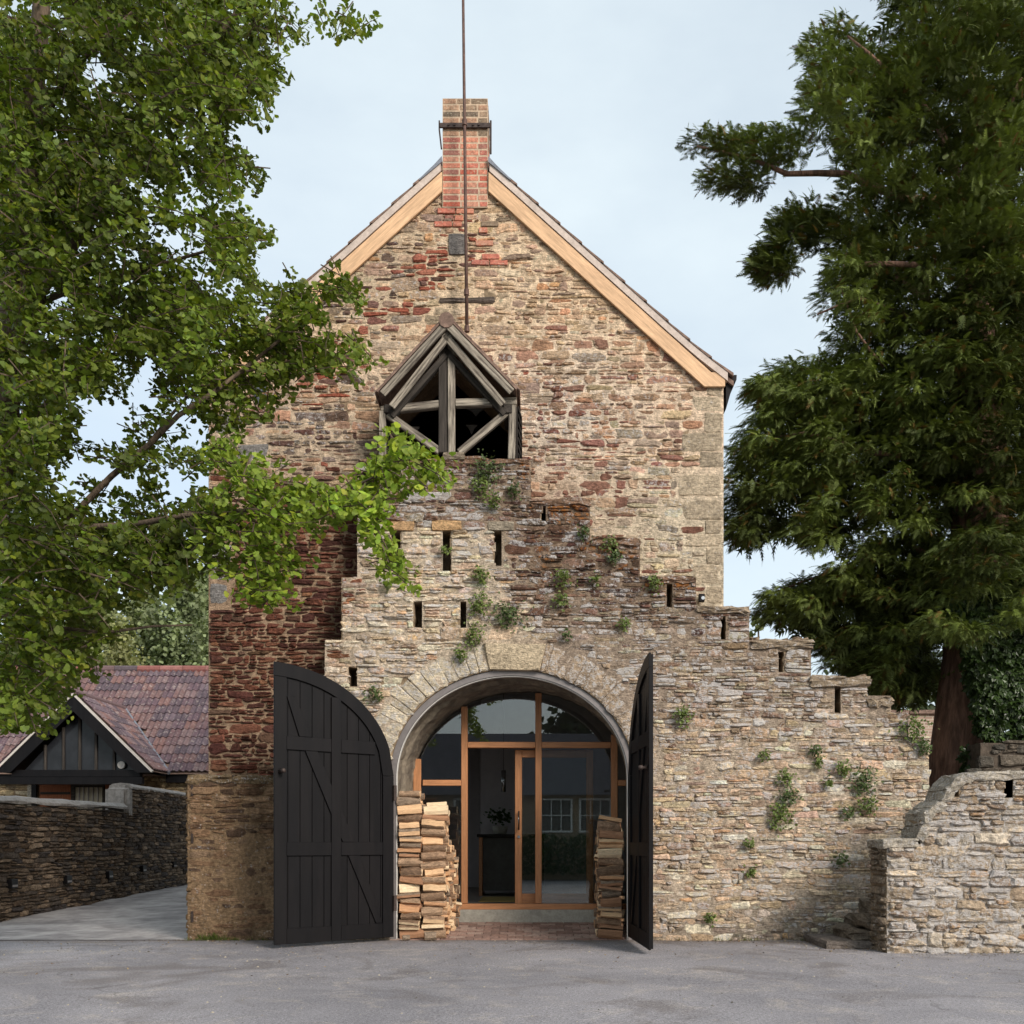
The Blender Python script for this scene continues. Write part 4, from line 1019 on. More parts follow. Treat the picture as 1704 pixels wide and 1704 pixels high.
# ------------------------------------------------------------------ firewood
M['bark'] = palette('bark', [C(150,122,98,K), C(126,102,82,K), C(166,138,112,K), C(140,122,104,K)], .45, 16, bdist=.02, stretch=(1, 1, 2.5))
M['split'] = palette('split_wood', [C(232,196,154,K), C(216,172,130,K), C(240,214,176,K), C(196,150,112,K), C(226,186,144,K), C(170,128,98,K)], .22, 14, bdist=.008, stretch=(.6, 6, 6))
def log_mesh(seed, L, bark_front):
    """a split billet lying along x: wedge section with a rounded bark side"""
    r = random.Random(seed); w_, h_ = r.uniform(.07, .115), r.uniform(.045, .088)*(1.25 if seed % 4 == 0 else 1)
    n = 4; sec = []
    if bark_front == 2:
        sec = [(math.cos(a)*w_*.5, math.sin(a)*w_*.5+w_*.5) for a in [2*math.pi*i/9 for i in range(9)]]; mt = [0]*9
    else:
        arc = [(-w_*.5+w_*i/n, h_*(.55+.45*math.sin(math.pi*(i+.4)/(n+.8)))*r.uniform(.9, 1.08)) for i in range(n+1)]
        base_ = [(w_*.46, h_*r.uniform(.05, .3)), (w_*r.uniform(-.2, .25), 0.0), (-w_*.46, h_*r.uniform(.05, .3))]
        sec = arc[::-1]+base_[::-1] if False else arc+base_
        mt = [0]*n+[1]*4
        if bark_front == 1: sec = [(-y_+h_*.5, x_+w_*.5) for x_, y_ in sec]
        elif bark_front == 3: sec = [(y_-h_*.5, w_*.5-x_) for x_, y_ in sec]
        elif bark_front == 4: sec = [(-x_, h_-y_) for x_, y_ in sec]
    k = len(sec); rows = 4; V = []
    bend = r.uniform(-.012, .012)
    for i in range(rows):
        t = i/(rows-1); x = -L/2+L*t+(r.uniform(-.01, .01) if i in (0, rows-1) else 0)
        sc = r.uniform(.93, 1.05); b = bend*math.sin(math.pi*t)
        V += [(x+r.uniform(-.005, .005), p[0]*sc+b, p[1]*sc+r.uniform(-.003, .003)) for p in sec]
    mb = MB()
    F = []; ms = []
    for i in range(rows-1):
        for j in range(k):
            F.append((i*k+j, i*k+(j+1) % k, (i+1)*k+(j+1) % k, (i+1)*k+j)); ms.append(mt[j])
    F.append(tuple(range(k))[::-1]); ms.append(1); F.append(tuple((rows-1)*k+j for j in range(k))); ms.append(1)
    for f, m_ in zip(F, ms): pass
    mb.add(V, F)
    mb.m = ms
    me = mb.mesh('split_log', [M['bark'], M['split']])
    bm = bmesh.new(); bm.from_mesh(me); bmesh.ops.recalc_face_normals(bm, faces=bm.faces[:]); bm.to_mesh(me); bm.free()
    zs_ = [v.co.z for v in me.vertices]; ys_ = [v.co.y for v in me.vertices]
    return me, max(zs_)-min(zs_), max(ys_)-min(ys_), min(zs_)
LOGS = [log_mesh(100+i, .27*(1+.14*((i*7) % 11-5)/5), (1, 3, 0, 1, 4, 3, 1)[i % 7]) for i in range(34)]
def log_obj(me, loc, rot, label, group):
    o = link('split_log', me, None, loc, rot); tag(o, label, 'log', group); return o
def ordn(k): return '%d%s' % (k, 'th' if 10 <= k % 100 <= 20 else {1: 'st', 2: 'nd', 3: 'rd'}.get(k % 10, 'th'))
def stack(x0, cols, y0, ny, tops, label, group, seed, skip_inner=True, names=()):
    cnt = {0: 0}
    r = random.Random(seed); dy = .092
    for c_ in range(cols):
        for j in range(ny):
            if skip_inner and c_ == 0 and j > 1 and cols > 1: continue
            y = y0+j*dy; z = pz(y)+.004; zt_ = tops(c_, j)
            while z < zt_:
                me, h_, w_, zm = LOGS[r.randrange(len(LOGS))]
                if h_ > .11: z += .0
                ang = r.gauss(0, .11); flip = 0
                cnt[0] += 1; k_ = cnt.get((c_, j), 0)+1; cnt[(c_, j)] = k_
                lb_ = label if j else '%s split log from the floor in the front row of %s' % (ordn(k_), names[c_])
                log_obj(me, (x0+c_*.285+.13*y*(1 if x0 < AX else .6)+r.uniform(-.02, .02)*(1.6 if j else 1), y+r.uniform(-.014, .014), z-zm), (r.gauss(0, .26), r.gauss(0, .075), ang+flip), lb_, group)
                z += h_*.93
stack(AX-AA+.085+.15, 2, .05, 9, lambda c_, j: 1.76-.03*j if c_ == 0 else (1.60-.03*j if j < 3 else 1.42-.06*j),
      'split log with its end showing in the receding side of the tall stack', 'logs in the tall stack', 3, names=('the column by the arch', 'the column nearer the glass'))
for j in range(2, 5): pass
stack(AX+AA-.30, 1, .05, 9, lambda c_, j: 1.42-.04*j, 'split log with its end showing in the receding side of the low stack', 'logs in the low stack', 4, names=('the low stack',))
rl = log_mesh(77, .16, 2)[0]
for (px_, py_, sc, lb) in ((716, 1561, 1.0, 'short round log lying before the tall firewood stack'), (676, 1562, .62, 'small round log end lying beside the open black door leaf')):
    p = at(px_, py_, -.10); o = log_obj(rl, (p.x, p.y, .012), (0, 0, .2), lb, None); o.scale = (sc, sc, sc)

# ------------------------------------------------------------------ stone gate pier on the left
pier = thing('gate_pier', 'brown stone pier with a rounded top before the tower corner', 'pier', (ux(425), -.0, 0))
px0, px1 = ux(312), ux(548); PZ = uz(1291)
MB().box((px0+.02, .006, -.05), (px1, .44, PZ-.05)).build('pier_core', M['core'], pier)
pin = lambda u, z: (u > px0) & (u < px1) & (z > -.03) & (z < PZ-.02)
cells = lay(random.Random(4), -.03, PZ-.02, pin, px0, px1, (.06, .11), (.12, .34), split=.25)
q = quads(cells, 14, .008, .02); rs = np.random.RandomState(15); n = len(q)
zc = q[:, :, 1].mean(1); up = zc > 1.25
pc = 1.18*np.array([C(136,108,82,K), C(118,92,70,K), C(150,122,94,K), C(102,82,66,K), C(140,116,92,K)])[rs.randint(0, 5, n)]*(1+rs.normal(0, .1, (n, 1)))
put_stones(pier, PF, q, 16, np.where(up, rs.uniform(.014, .03, n), rs.uniform(.004, .012, n)), .014, pc, np.tile(C(146,120,92,K), (n, 1)), rs.uniform(.2, .5, n), .12, np.where(up, .2, .62), rough=.1)
mortar_sheet(pier, PF, pin, px0+.003, px1, -.03, PZ-.02, lambda u, z: np.array(C(152,126,96,K))[None]*(1-.22*sst(.5, .0, z)+.1*(fb(u*3, z*3, 2)-.5))[:, None], .035, .006, .008, 8, .4)
sf = Frame((px0, 0, 0), (0, -1, 0))
q2 = quads(lay(random.Random(6), -.03, PZ-.02, lambda u, z: (u > -.44) & (u < .0), -.44, 0.0, (.06, .11), (.14, .3), split=.2), 18, .008, .02)
n = len(q2); put_stones(pier, sf, q2, 19, rs.uniform(.01, .025, n), .012, np.tile(C(118,96,70,K), (n, 1))*(1+rs.normal(0, .12, (n, 1))), np.tile(C(134,112,80,K), (n, 1)), .35, .1, .3)
for i in range(3):
    a = px0-.015+(px1-px0)*i/3; b = px0+(px1-px0)*(i+1)/3-.01
    rock('coping_stone', (a, -.03, PZ-.10), (b, .45, PZ+.01), pier, C(136,116,88,K), .5, .2, 30+i, .012, 3)
for zz in (.22, 1.16, 1.72): MB().box((px0+.05, -.028, zz), (px0+.075, .01, zz+.13)).build('hinge_plate', M['iron'], pier, .002)

# ------------------------------------------------------------------ dark wall along the lane
lw = thing('lane_wall', 'dark thin-coursed stone wall with pale rounded coping beside the lane', 'wall', (-8.0, 8, 0))
P0 = np.array([ux(-40, 1.6), 1.6, 0.0]); P1 = np.array([ux(318, 11.6), 11.6, 0.0])
LF = Frame(P0, P1-P0); LL = float(np.linalg.norm(P1-P0)); Lst = float(np.linalg.norm(np.array([ux(205, 7.6), 7.6, 0])-P0))
def lz(u): return .02+.016*(u+1.6)
def ltop(u): return np.where(np.asarray(u) < Lst, 1.72+.012*np.asarray(u), 2.22)
lin_ = lambda u, z: (u > 0) & (u < LL) & (z < ltop(u))
cells = lay(random.Random(9), .0, 2.22, lin_, 0, LL, (.05, .095), (.14, .38), [1.75, 2.22], split=.25, step=.02)
q = quads(cells, 24, .008, .05); n = len(q); rs = np.random.RandomState(25); zc = q[:, :, 1].mean(1)
lc = np.array([C(92,80,68,K), C(78,70,62,K), C(108,94,78,K), C(88,74,60,K), C(120,104,86,K), C(70,64,60,K)])[rs.randint(0, 6, n)]*(1+rs.normal(0, .1, (n, 1)))*1.6
put_stones(lw, LF, q, 26, rs.uniform(.02, .05, n), rs.uniform(.006, .016, n), lc, np.tile(C(90,80,70,K), (n, 1)), .3, .03, .05, rough=.1)
lb = MB()
U_ = LF.U; Nn = LF.Nn
def wallbox(fr, a, b, z0, z1, d0, d1):
    V = []
    for z in (z0, z1):
        for (u, d) in ((a, d1), (b, d1), (b, d0), (a, d0)):
            V.append(tuple(fr.O+fr.U*u+fr.Nn*d+np.array((0, 0, z))))
    return V
BF = [(0,3,2,1),(4,5,6,7),(0,1,5,4),(1,2,6,5),(2,3,7,6),(3,0,4,7)]
lm = plain('lane_wall_core', C(86,76,66,K), .3, 14, .95, .8, .02, coords='P')
for (a, b, zt_) in ((0, Lst, 1.72), (Lst+.003, LL, 2.20)):
    MB().add(wallbox(LF, a, b, -.05, zt_, -.4, .004), BF).build('wall_core', lm, lw)
def cope(a, b, z0a, z0b, name='coping'):
    ns = max(2, int((b-a)/.4)); V = []; prof_ = [(-.42, 0), (-.42, .03), (-.36, .085), (-.2, .115), (-.04, .09), (.035, .035), (.035, 0)]
    rr = np.random.RandomState(int(a*10)+3)
    for i in range(ns+1):
        u = a+(b-a)*i/ns; z0 = z0a+(z0b-z0a)*i/ns
        for d, h in prof_: V.append(tuple(LF.O+LF.U*u+LF.Nn*(d+rr.normal(0, .006))+np.array((0, 0, z0+h+rr.normal(0, .008)))))
    k = len(prof_); F = []
    for i in range(ns):
        for j in range(k-1): F.append((i*k+j, (i+1)*k+j, (i+1)*k+j+1, i*k+j+1)[::-1])
    F += [tuple(range(k)), tuple(ns*k+j for j in range(k))[::-1]]
    me = MB().add(V, F).mesh(name, M['coping'], smooth=False); return link(name, me, lw)
cope(0, Lst-.3, 1.715, 1.80); cope(Lst-.02, LL, 2.20, 2.22)
# raised swept end of the lower coping
V = wallbox(LF, Lst-.30, Lst+.02, 1.60, 2.26, -.42, .035); V = [tuple(v) for v in V]
sw = MB().add(V, BF).mesh('coping_sweep', M['coping'], .08, seg=3); link('coping_sweep', sw, lw)
# five small black lamps set in that wall
ords = ('nearest', 'second nearest', 'third', 'fourth', 'farthest')
for i, (a, b) in enumerate(((15, 1470), (107, 1463), (177, 1455), (234, 1445), (285, 1438))):
    # intersect the sight line with the wall plane
    best = min((abs((ux(a, LF.O[1]+LF.U[1]*u))-(LF.O[0]+LF.U[0]*u)), u) for u in np.linspace(0, LL, 2000))[1]
    pw_ = LF.O+LF.U*best; z_ = uz(b, pw_[1])
    lamp = thing('wall_light', '%s of the five small black box lights set low in the dark lane wall' % ords[i], 'wall light', tuple(pw_+LF.Nn*.04+np.array((0, 0, z_-.07))), 'lane wall lights')
    MB().add(wallbox(LF, best-.10, best+.10, z_-.07, z_+.06, .0, .085), BF).build('lamp_box', M['black'], lamp, .006)
    MB().add(wallbox(LF, best-.08, best+.08, z_-.05, z_-.02, .0855, .092), BF).build('lamp_lens', M['steel'], lamp)

# ------------------------------------------------------------------ low pale wall in front on the right
RY = -1.35
rw = thing('front_wall', 'pale lichened stone wall with stepped top in front of the yew', 'wall', (ux(1590, RY), RY, 0))
RT = [(1475,1534,1399),(1534,1548,1356),(1548,1572,1342),(1572,1596,1318),(1596,1625,1290),(1625,1760,1285)]
rx0, rx1 = ux(1475, RY), ux(1760, RY)
def rtop(u):
    px = VX+np.asarray(u)*FPX/(RY+12); t = np.full(px.shape, -1.0)
    for a, b, y in RT: t = np.where((px >= a-.5) & (px < b), uz(y, RY), t)
    return t
rslot = (ux(1671, RY), ux(1685, RY), uz(1330, RY), uz(1292, RY))
def rin(u, z): return (u > rx0) & (u < rx1) & (z > -.04) & (z < rtop(u)-.05) & ~((u > rslot[0]) & (u < rslot[1]) & (z > rslot[2]) & (z < rslot[3]))
ol = [(rx0, -.05), (rx1, -.05)]
for a, b, y in RT[::-1]: ol += [(ux(b, RY), uz(y, RY)-.05), (ux(a, RY), uz(y, RY)-.05)]
MB().prism(ol, RY+.004, RY+.30, holes=[[(rslot[0], rslot[2]), (rslot[1], rslot[2]), (rslot[1], rslot[3]), (rslot[0], rslot[3])]]).build('wall_face', M['core'], rw)
MB().prism(ol, RY+.303, RY+.48).build('wall_back', M['core'], rw)
RF = Frame((0, RY, 0), (1, 0, 0))
cells = lay(random.Random(12), -.04, 2.0, rin, rx0, rx1, (.06, .15), (.10, .32), [uz(y, RY)-.05 for _, _, y in RT], split=.55)
q = quads(cells, 34, .011, .04); n = len(q); rs = np.random.RandomState(35)
rc = 1.15*np.array([C(192,174,148,K), C(178,158,132,K), C(162,142,118,K), C(198,184,162,K), C(186,152,116,K), C(148,128,108,K)])[rs.choice(6, n, p=[.26,.24,.18,.16,.08,.08])]*(1+rs.normal(0, .12, (n, 1)))
put_stones(rw, RF, q, 36, rs.uniform(.014, .045, n), rs.uniform(.006, .02, n), rc, np.tile(C(168,154,134,K), (n, 1)), rs.uniform(.42, .85, n), .10, .34+rs.normal(0, .1, n), rough=.12)
mortar_sheet(rw, RF, lambda u, z: rin(u, z), rx0+.004, rx1, -.04, 2.0, lambda u, z: np.tile(C(172,158,138,K), (len(u), 1)), .035, .006, .018, 12, .65)
EF = Frame((rx0, RY, 0), (0, -1, 0))
q2 = quads(lay(random.Random(7), -.04, uz(1397, RY)-.05, lambda u, z: (u > -.48) & (u < 0), -.48, 0, (.07, .15), (.14, .34), split=.4), 44, .01, .02)
n = len(q2); put_stones(rw, EF, q2, 45, rs.uniform(.02, .05, n), .01, np.tile(C(140,124,104,K), (n, 1))*(1+rs.normal(0, .15, (n, 1))), np.tile(C(130,118,102,K), (n, 1)), .45, .05, .15)
line = [(1469,1396),(1524,1394),(1533,1372),(1536,1352),(1548,1341),(1566,1331),(1573,1312),(1596,1288),(1622,1284),(1680,1282),(1762,1281)]
for i in range(len(line)-1):
    (a, ya), (b, yb) = line[i], line[i+1]; th = .075
    xa, xb, za, zb_ = ux(a, RY), ux(b, RY)+.004, uz(ya, RY), uz(yb, RY)
    low = min(za, zb_)-th if abs(ya-yb) > 8 else None
    sl_ = math.atan2(zb_-za, xb-xa); L_ = math.hypot(xb-xa, zb_-za); npc = max(1, int(L_/.34))
    for k in range(npc):
        t0, t1 = k/npc, (k+1)/npc; xm_, zm_ = xa+(xb-xa)*(t0+t1)/2, za+(zb_-za)*(t0+t1)/2
        hl_ = L_/npc/2+.012
        o = rock('coping', (xm_-hl_, RY-.045, zm_-.10), (xm_+hl_, RY+.50, zm_-.004), rw, C(176,166,148,K)*(1+.12*math.sin(i*5+k*3)), .55, .05, 600+i*9+k, .007, 3)
        o.rotation_euler = (0, -sl_, 0); o.location = (xm_+math.sin(sl_)*.05, o.location.y, zm_-.05*math.cos(sl_))
# rough steps climbing behind it and the slab at their foot
stp = thing('stone_step', 'flat grey stone slab step in the corner by the pale wall', 'step', tuple(at(1400, 1565, -.6)))
rock('slab', (ux(1348, -.35), -.98, -.02), (rx0+.12, -.02, .085), stp, C(128,118,108,K), .2, 0, 70, .004, 3)
s2 = thing('rubble_steps', 'dark rough stone steps rising in the gap behind the pale wall end', 'steps', tuple(at(1430, 1530, -.4)))
for i in range(3): rock('tread', (rx0-.20+i*.15+(.0), -.86, .06+i*.15), (rx0+.6+i*.2, -.06, .20+i*.15), s2, C(126,114,98,K), .25, 0, 75+i, .016, 3)
# dark wall beyond, at the foot of the tree
bk = thing('back_wall', 'dark mossy stone wall behind the pale front wall at the yew foot', 'wall', (ux(1680, .9), .9, 0))
bx0, bx1, bzt = ux(1606, .9), ux(1790, .9), uz(1231, .9)
MB().box((bx0+.2, .906, 0), (bx1, 1.3, bzt-.04)).build('wall_core', lm, bk)
KF = Frame((0, .9, 0), (1, 0, 0))
def btop(u): return bzt-.25+.25*sst(bx0, bx0+.5, u)
q = quads(lay(random.Random(17), 1.2, bzt, lambda u, z: (u > bx0) & (u < bx1) & (z < btop(u)), bx0, bx1, (.09, .17), (.18, .42), split=.3), 46, .012, .03); n = len(q); rs = np.random.RandomState(47)
put_stones(bk, KF, q, 48, rs.uniform(.02, .05, n), .016, np.array([C(98,92,82,K), C(82,78,70,K), C(116,106,92,K)])[rs.randint(0, 3, n)], np.tile(C(70,66,58,K), (n, 1)), .35, .05, .05)

# small floodlight on the tower corner
fl_ = thing('flood_light', 'small black flood light fixed low on the tower corner above the steps', 'light', tuple(at(1167, 1000, .38)))
c = at(1167, 996, .38)
MB().box((c.x-.035, .33, c.z-.045), (c.x+.035, .40, c.z+.05)).build('lamp_body', M['black'], fl_, .006)
MB().tube([(c.x+.012, .328, c.z-.005), (c.x+.012, .322, c.z-.005)], .022, 10).build('lens', M['chrome'], fl_)
MB().box((c.x-.012, .40, c.z-.02), (c.x+.012, .45, c.z+.02)).build('bracket', M['black'], fl_)

# ------------------------------------------------------------------ outbuilding with the tiled roof
ob = thing('outbuilding', 'low stone outbuilding with purple-red tiled roof and black gabled porch', 'building', (-10, 12, 0))
OY = 12.0; ORY = 15.0
M['pantile'] = palette('clay_tile', [C(106,84,86,K), C(98,80,86,K), C(114,90,88,K), C(92,78,84,K), C(118,98,98,K), C(104,90,96,K), C(88,76,82,K), C(120,92,88,K)], .22, 9, rough=.75, fleck=C(160,148,142,K))
M['ridge_red'] = palette('ridge_tile_clay', [C(140,92,86,K), C(150,104,98,K), C(110,90,90,K), C(94,84,88,K)], .2, 9)
M['verge_white'] = plain('white_verge', C(214,206,196,.8), .12, 10, .8, .3, .004, coords='P')
ez, rz_ = uz(1286, OY), uz(1116, ORY)
ox0, ox1 = ux(-120, OY), ux(420, OY)
dirn = Vector((0, ORY-OY, rz_-ez)); RL = dirn.length; rang = math.atan2(rz_-ez, ORY-OY)
rs_ = MB().add([(ox0, OY, ez-.03), (ox1, OY, ez-.03), (ox1, ORY, rz_-.03), (ox0, ORY, rz_-.03), (ox0, ORY+3, ez), (ox1, ORY+3, ez)], [(0, 1, 2, 3), (3, 2, 5, 4)]).build('roof', M['verge_dark'], ob)
def wave_tile(L, Wd):
    xs = np.linspace(-Wd/2, Wd/2, 13); h = .045*(.5+.5*np.cos(xs/Wd*4*np.pi))
    V = []; F = []
    for (t, lift) in ((0, .022), (L, 0.0)):
        for x, hh in zip(xs, h): V.append((x, t, hh+lift))
    n = len(xs)
    for i in range(n-1): F.append((i, i+1, n+i+1, n+i))
    for x, hh in zip(xs, h): V.append((x, 0, hh-.004))
    for i in range(n-1): F.append((i, 2*n+i, 2*n+i+1, i+1))
    return MB().add(V, F).mesh('tile', M['pantile'])
rows_ = 13; gl = RL/rows_; tw = .30
tme = wave_tile(gl*1.08, tw)
GPY = 10.9; gax = ux(122, GPY); gaz = uz(1156, GPY); gfz = uz(1284, GPY); ghw = ux(252, GPY)-gax
rr = random.Random(3)
ncol = int((ox1-ox0)/tw)
for r_ in range(rows_):
    t = r_/rows_; yy = OY+dirn.y*t; zz = ez+dirn.z*t
    for c_ in range(ncol):
        x = ox0+(c_+.5)*tw
        # inside the porch gable's own roof
        hw_ = ghw*(1-(zz-gfz)/(gaz-gfz)) if zz < gaz else -1
        if abs(x-gax) < hw_-.05: continue
        if x > ux(352, yy)+.3 or x < ux(-20, yy)-.3: continue
        link('tile', tme, rs_, (x, yy+rr.uniform(-.01, .01), zz+.02), (rang, 0, rr.uniform(-.012, .012)))
for i in range(11):
    a = -14.75+i*.605
    MB().tube([(a, ORY, rz_+.03), (a+.595, ORY, rz_+.03)], .11, 10).build('ridge_tile', M['ridge_red'], rs_)
# walls below, eave board
MB().box((ox0, OY+.25, 0), (ox1, OY+.6, ez-.06)).build('wall', M['core'], ob)
OF = Frame((0, OY+.25, 0), (1, 0, 0))
q = quads(lay(random.Random(19), 1.6, ez-.1, lambda u, z: (u > ux(-30, OY)) & (u < ux(40, OY)) | (u > ux(214, OY)) & (u < ux(350, OY)), ux(-40, OY), ux(352, OY), (.07, .14), (.16, .4), split=.4, step=.03), 55, .01, .02); n = len(q); rs = np.random.RandomState(56)
put_stones(ob, OF, q, 57, rs.uniform(.02, .04, n), .012, np.array([C(196,174,134,K), C(178,156,120,K), C(206,190,158,K), C(160,140,112,K)])[rs.randint(0, 4, n)], np.tile(C(130,112,90,K), (n, 1)), .3, 0, .1)
rock('quoin_block', (ux(38, OY), OY+.2, 1.4), (ux(54, OY), OY+.4, ez-.05), ob, C(206,196,176,K), .3, 0, 5, .004)
beam('eave_board', (gax+ghw-.1, OY+.1, ez-.12), (ox1, OY+.1, ez-.12), .06, .22, M['black'], ob)
beam('eave_board', (ox0, OY+.1, ez-.12), (gax-ghw+.1, OY+.1, ez-.12), .06, .22, M['black'], ob)
# porch gable
gp = MB().prism([(gax, gaz-.32), (gax-ghw*.74, gfz+.02), (gax+ghw*.74, gfz+.02)], GPY+.35, GPY+.38).build('gable_glass', None, ob)
M['darkglass'] = M['glass']; gp.data.materials.append(plain('dim_glass', C(40,42,46), .3, 1.2, .18, .02, .001, spec=.25))
MB().prism([(gax, gaz-.2), (gax-ghw*.85, gfz+.0), (gax+ghw*.85, gfz+.0)], GPY+.9, GPY+.95).build('gable_back', M['interior_dark'], ob)
for k in (-.36, -.17, .0, .17, .36):
    x = gax+ghw*2*k*.62; zt_ = gaz-.34-(gaz-gfz)*abs(x-gax)/ghw*.98
    if zt_ > gfz+.1: beam('gable_mullion', (x, GPY+.33, gfz), (x, GPY+.33, zt_), .06, .055, M['darkwood'], ob)
for s in (-1, 1):
    fx = gax+s*ghw
    poly = [(gax, gaz-.02), (fx, gfz-.02), (fx-s*.34, gfz-.02), (gax, gaz-.38)]
    MB().prism(poly, GPY, GPY+.06).build('barge_board', M['black'], ob)
    poly = [(gax, gaz+.045), (fx+s*.03, gfz+.02), (fx+s*.0, gfz-.016), (gax, gaz-.016)]
    MB().prism(poly, GPY-.03, GPY+.06).build('verge', M['verge_white'], ob)
    poly = [(gax, gaz-.16), (fx-s*.16, gfz-.02), (fx-s*.22, gfz-.02), (gax, gaz-.22)]
    MB().prism(poly, GPY+.063, OY+1.0).build('soffit', M['black'], ob)
    # tiled slope of the porch roof running back into the main roof
    sd = Vector((fx-gax, 0, gfz-gaz)); SLn = sd.length; nrow = 9
    backy = lambda z_: OY+(z_-ez)/(rz_-ez)*(ORY-OY)
    V = [(gax, GPY-.03, gaz+.03), (fx, GPY-.03, gfz+.01), (fx, backy(gfz), gfz+.01), (gax, backy(gaz), gaz+.03)]
    pr = MB().add(V, [(0, 1, 2, 3) if s < 0 else (3, 2, 1, 0)]).build('porch_roof', M['verge_dark'], ob)
    tl = SLn/nrow; ptm = wave_tile(tl*1.08, tw)
    for r_ in range(nrow):
        t = 1-(r_+1)/nrow; p = Vector((gax, 0, gaz))+sd*(t+1/nrow)
        ylen = backy(p.z+.15)-GPY
        m_ = max(1, int(ylen/tw+.5))
        for c_ in range(m_):
            if s > 0 or True:
                y = GPY-.0+(c_+.5)*tw
                o = link('tile', ptm, pr, (p.x, y, p.z+.045), None)
                zax = Vector((sd.z*-s, 0, sd.x*s)).normalized(); zax = zax if zax.z > 0 else -zax
                yax = (-sd).normalized(); xax = yax.cross(zax)
                o.rotation_euler = Matrix((xax, yax, zax)).transposed().to_euler()
MB().tube([(gax, GPY-.02, gaz+.05), (gax, backy(gaz)+.1, gaz+.05)], .085, 10).build('porch_ridge', M['ridge_red'], ob)
MB().tube([(gax+ghw+.02, backy(gfz)-.02, gfz+.04), (gax+.02, backy(gaz), gaz+.06)], .05, 6).build('valley_lead', M['lead'], ob)
beam('porch_beam', (gax-ghw*.83, GPY+.2, gfz-.03), (gax+ghw*.83, GPY+.2, gfz-.03), .14, .16, M['black'], ob)
beam('porch_beam', (gax-ghw*.98, GPY+.16, gfz-.20), (gax+ghw*.86, GPY+.16, gfz-.20), .14, .17, M['black'], ob)
MB().tube([(gax+.98, GPY+.30, gfz+.17), (gax+.98, GPY+.25, gfz+.17)], .085, 14).build('wall_lamp', M['verge_white'], ob)
# boarded doors and window under the porch
M['rustwood'] = plain('red_brown_boards', C(150,92,62,K), .3, 8, .8, .4, .004, stretch=(6, 6, .5))
DYp = OY+.12
for (a, b) in ((66, 118), (175, 206)):
    MB().box((ux(a, DYp), DYp, 1.0), (ux(b, DYp)-.0, DYp+.05, uz(1304, DYp))).build('boarded_door', M['rustwood'], ob, .004)
    MB().box((ux(a, DYp)+.02, DYp-.02, uz(1322, DYp)), (ux(b, DYp)-.02, DYp-.002, uz(1318, DYp))).build('door_rail', M['darkwood'], ob)
wf = MB().prism([(ux(118, DYp), 1.0), (ux(174, DYp), 1.0), (ux(174, DYp), uz(1303, DYp)), (ux(118, DYp), uz(1303, DYp))], DYp, DYp+.07, holes=[[(ux(124, DYp), 1.1), (ux(170, DYp), 1.1), (ux(170, DYp), uz(1310, DYp)), (ux(124, DYp), uz(1310, DYp))]]).build('window', M['darkwood'], ob)
M['blind'] = plain('pale_blind', C(204,196,176,.85), .08, 6, .9, .1, .002)
MB().box((ux(123, DYp), DYp+.05, 1.1), (ux(171, DYp), DYp+.06, uz(1309, DYp))).build('blind', M['blind'], wf)
for a in (131, 138, 146, 154, 162): MB().box((ux(a, DYp)-.01, DYp+.02, 1.1), (ux(a, DYp)+.01, DYp+.045, uz(1310, DYp))).build('glazing_bar', M['steel'], wf)
MB().box((ux(52, DYp), DYp, 1.0), (ux(60, DYp), DYp+.06, uz(1302, DYp))).build('post', M['black'], ob)
# glimpse of the brick house beyond the wall end
bh = thing('brick_house', 'pale brick house wall glimpsed between the stepped wall and the yew trunk', 'house', (ux(1560, 16), 16, 0))
def brickwall():
    m, nt, b = newmat('far_brickwork'); tcn = N(nt, 'ShaderNodeTexCoord'); mp = N(nt, 'ShaderNodeMapping'); mp.inputs['Rotation'].default_value = (rad(90), 0, 0)
    nt.links.new(tcn.outputs['Object'], mp.inputs['Vector'])
    br = N(nt, 'ShaderNodeTexBrick', Scale=1.0); br.inputs['Brick Width'].default_value = .23; br.inputs['Row Height'].default_value = .08; br.inputs['Mortar Size'].default_value = .01
    br.inputs['Color1'].default_value = C4(176,150,132,K); br.inputs['Color2'].default_value = C4(150,124,110,K); br.inputs['Mortar'].default_value = C4(190,178,160,K)
    nt.links.new(mp.outputs[0], br.inputs['Vector']); nt.links.new(br.outputs['Color'], b.inputs['Base Color']); b.inputs['Roughness'].default_value = .9
    return m
MB().box((ux(1490, 16), 16, 0), (ux(1600, 16), 20, uz(1188, 16))).build('wall', brickwall(), bh)
MB().box((ux(1480, 16), 15.9, uz(1188, 16)), (ux(1610, 16), 20.1, uz(1182, 16))).build('roof_edge', M['verge_dark'], bh)
# ------------------------------------------------------------------ vegetation
def leaf_material(name, trans=.35, rough=.55, spec=.3):
    m = bpy.data.materials.new(name); m.use_nodes = True; nt = m.node_tree; b = nt.nodes['Principled BSDF']; o = nt.nodes['Material Output']
    a = N(nt, 'ShaderNodeAttribute', attribute_name='Col')
    b.inputs['Roughness'].default_value = rough; b.inputs['Specular IOR Level'].default_value = spec
    nt.links.new(a.outputs['Color'], b.inputs['Base Color'])
    t = N(nt, 'ShaderNodeBsdfTranslucent'); mxs = N(nt, 'ShaderNodeMixShader'); mxs.inputs[0].default_value = trans
    tcol = mixc(nt, 1.0, a.outputs['Color'], (1.25, 1.3, .7, 1), 'MULTIPLY'); nt.links.new(tcol, t.inputs[0])
    nt.links.new(b.outputs[0], mxs.inputs[1]); nt.links.new(t.outputs[0], mxs.inputs[2]); nt.links.new(mxs.outputs[0], o.inputs[0])
    return m
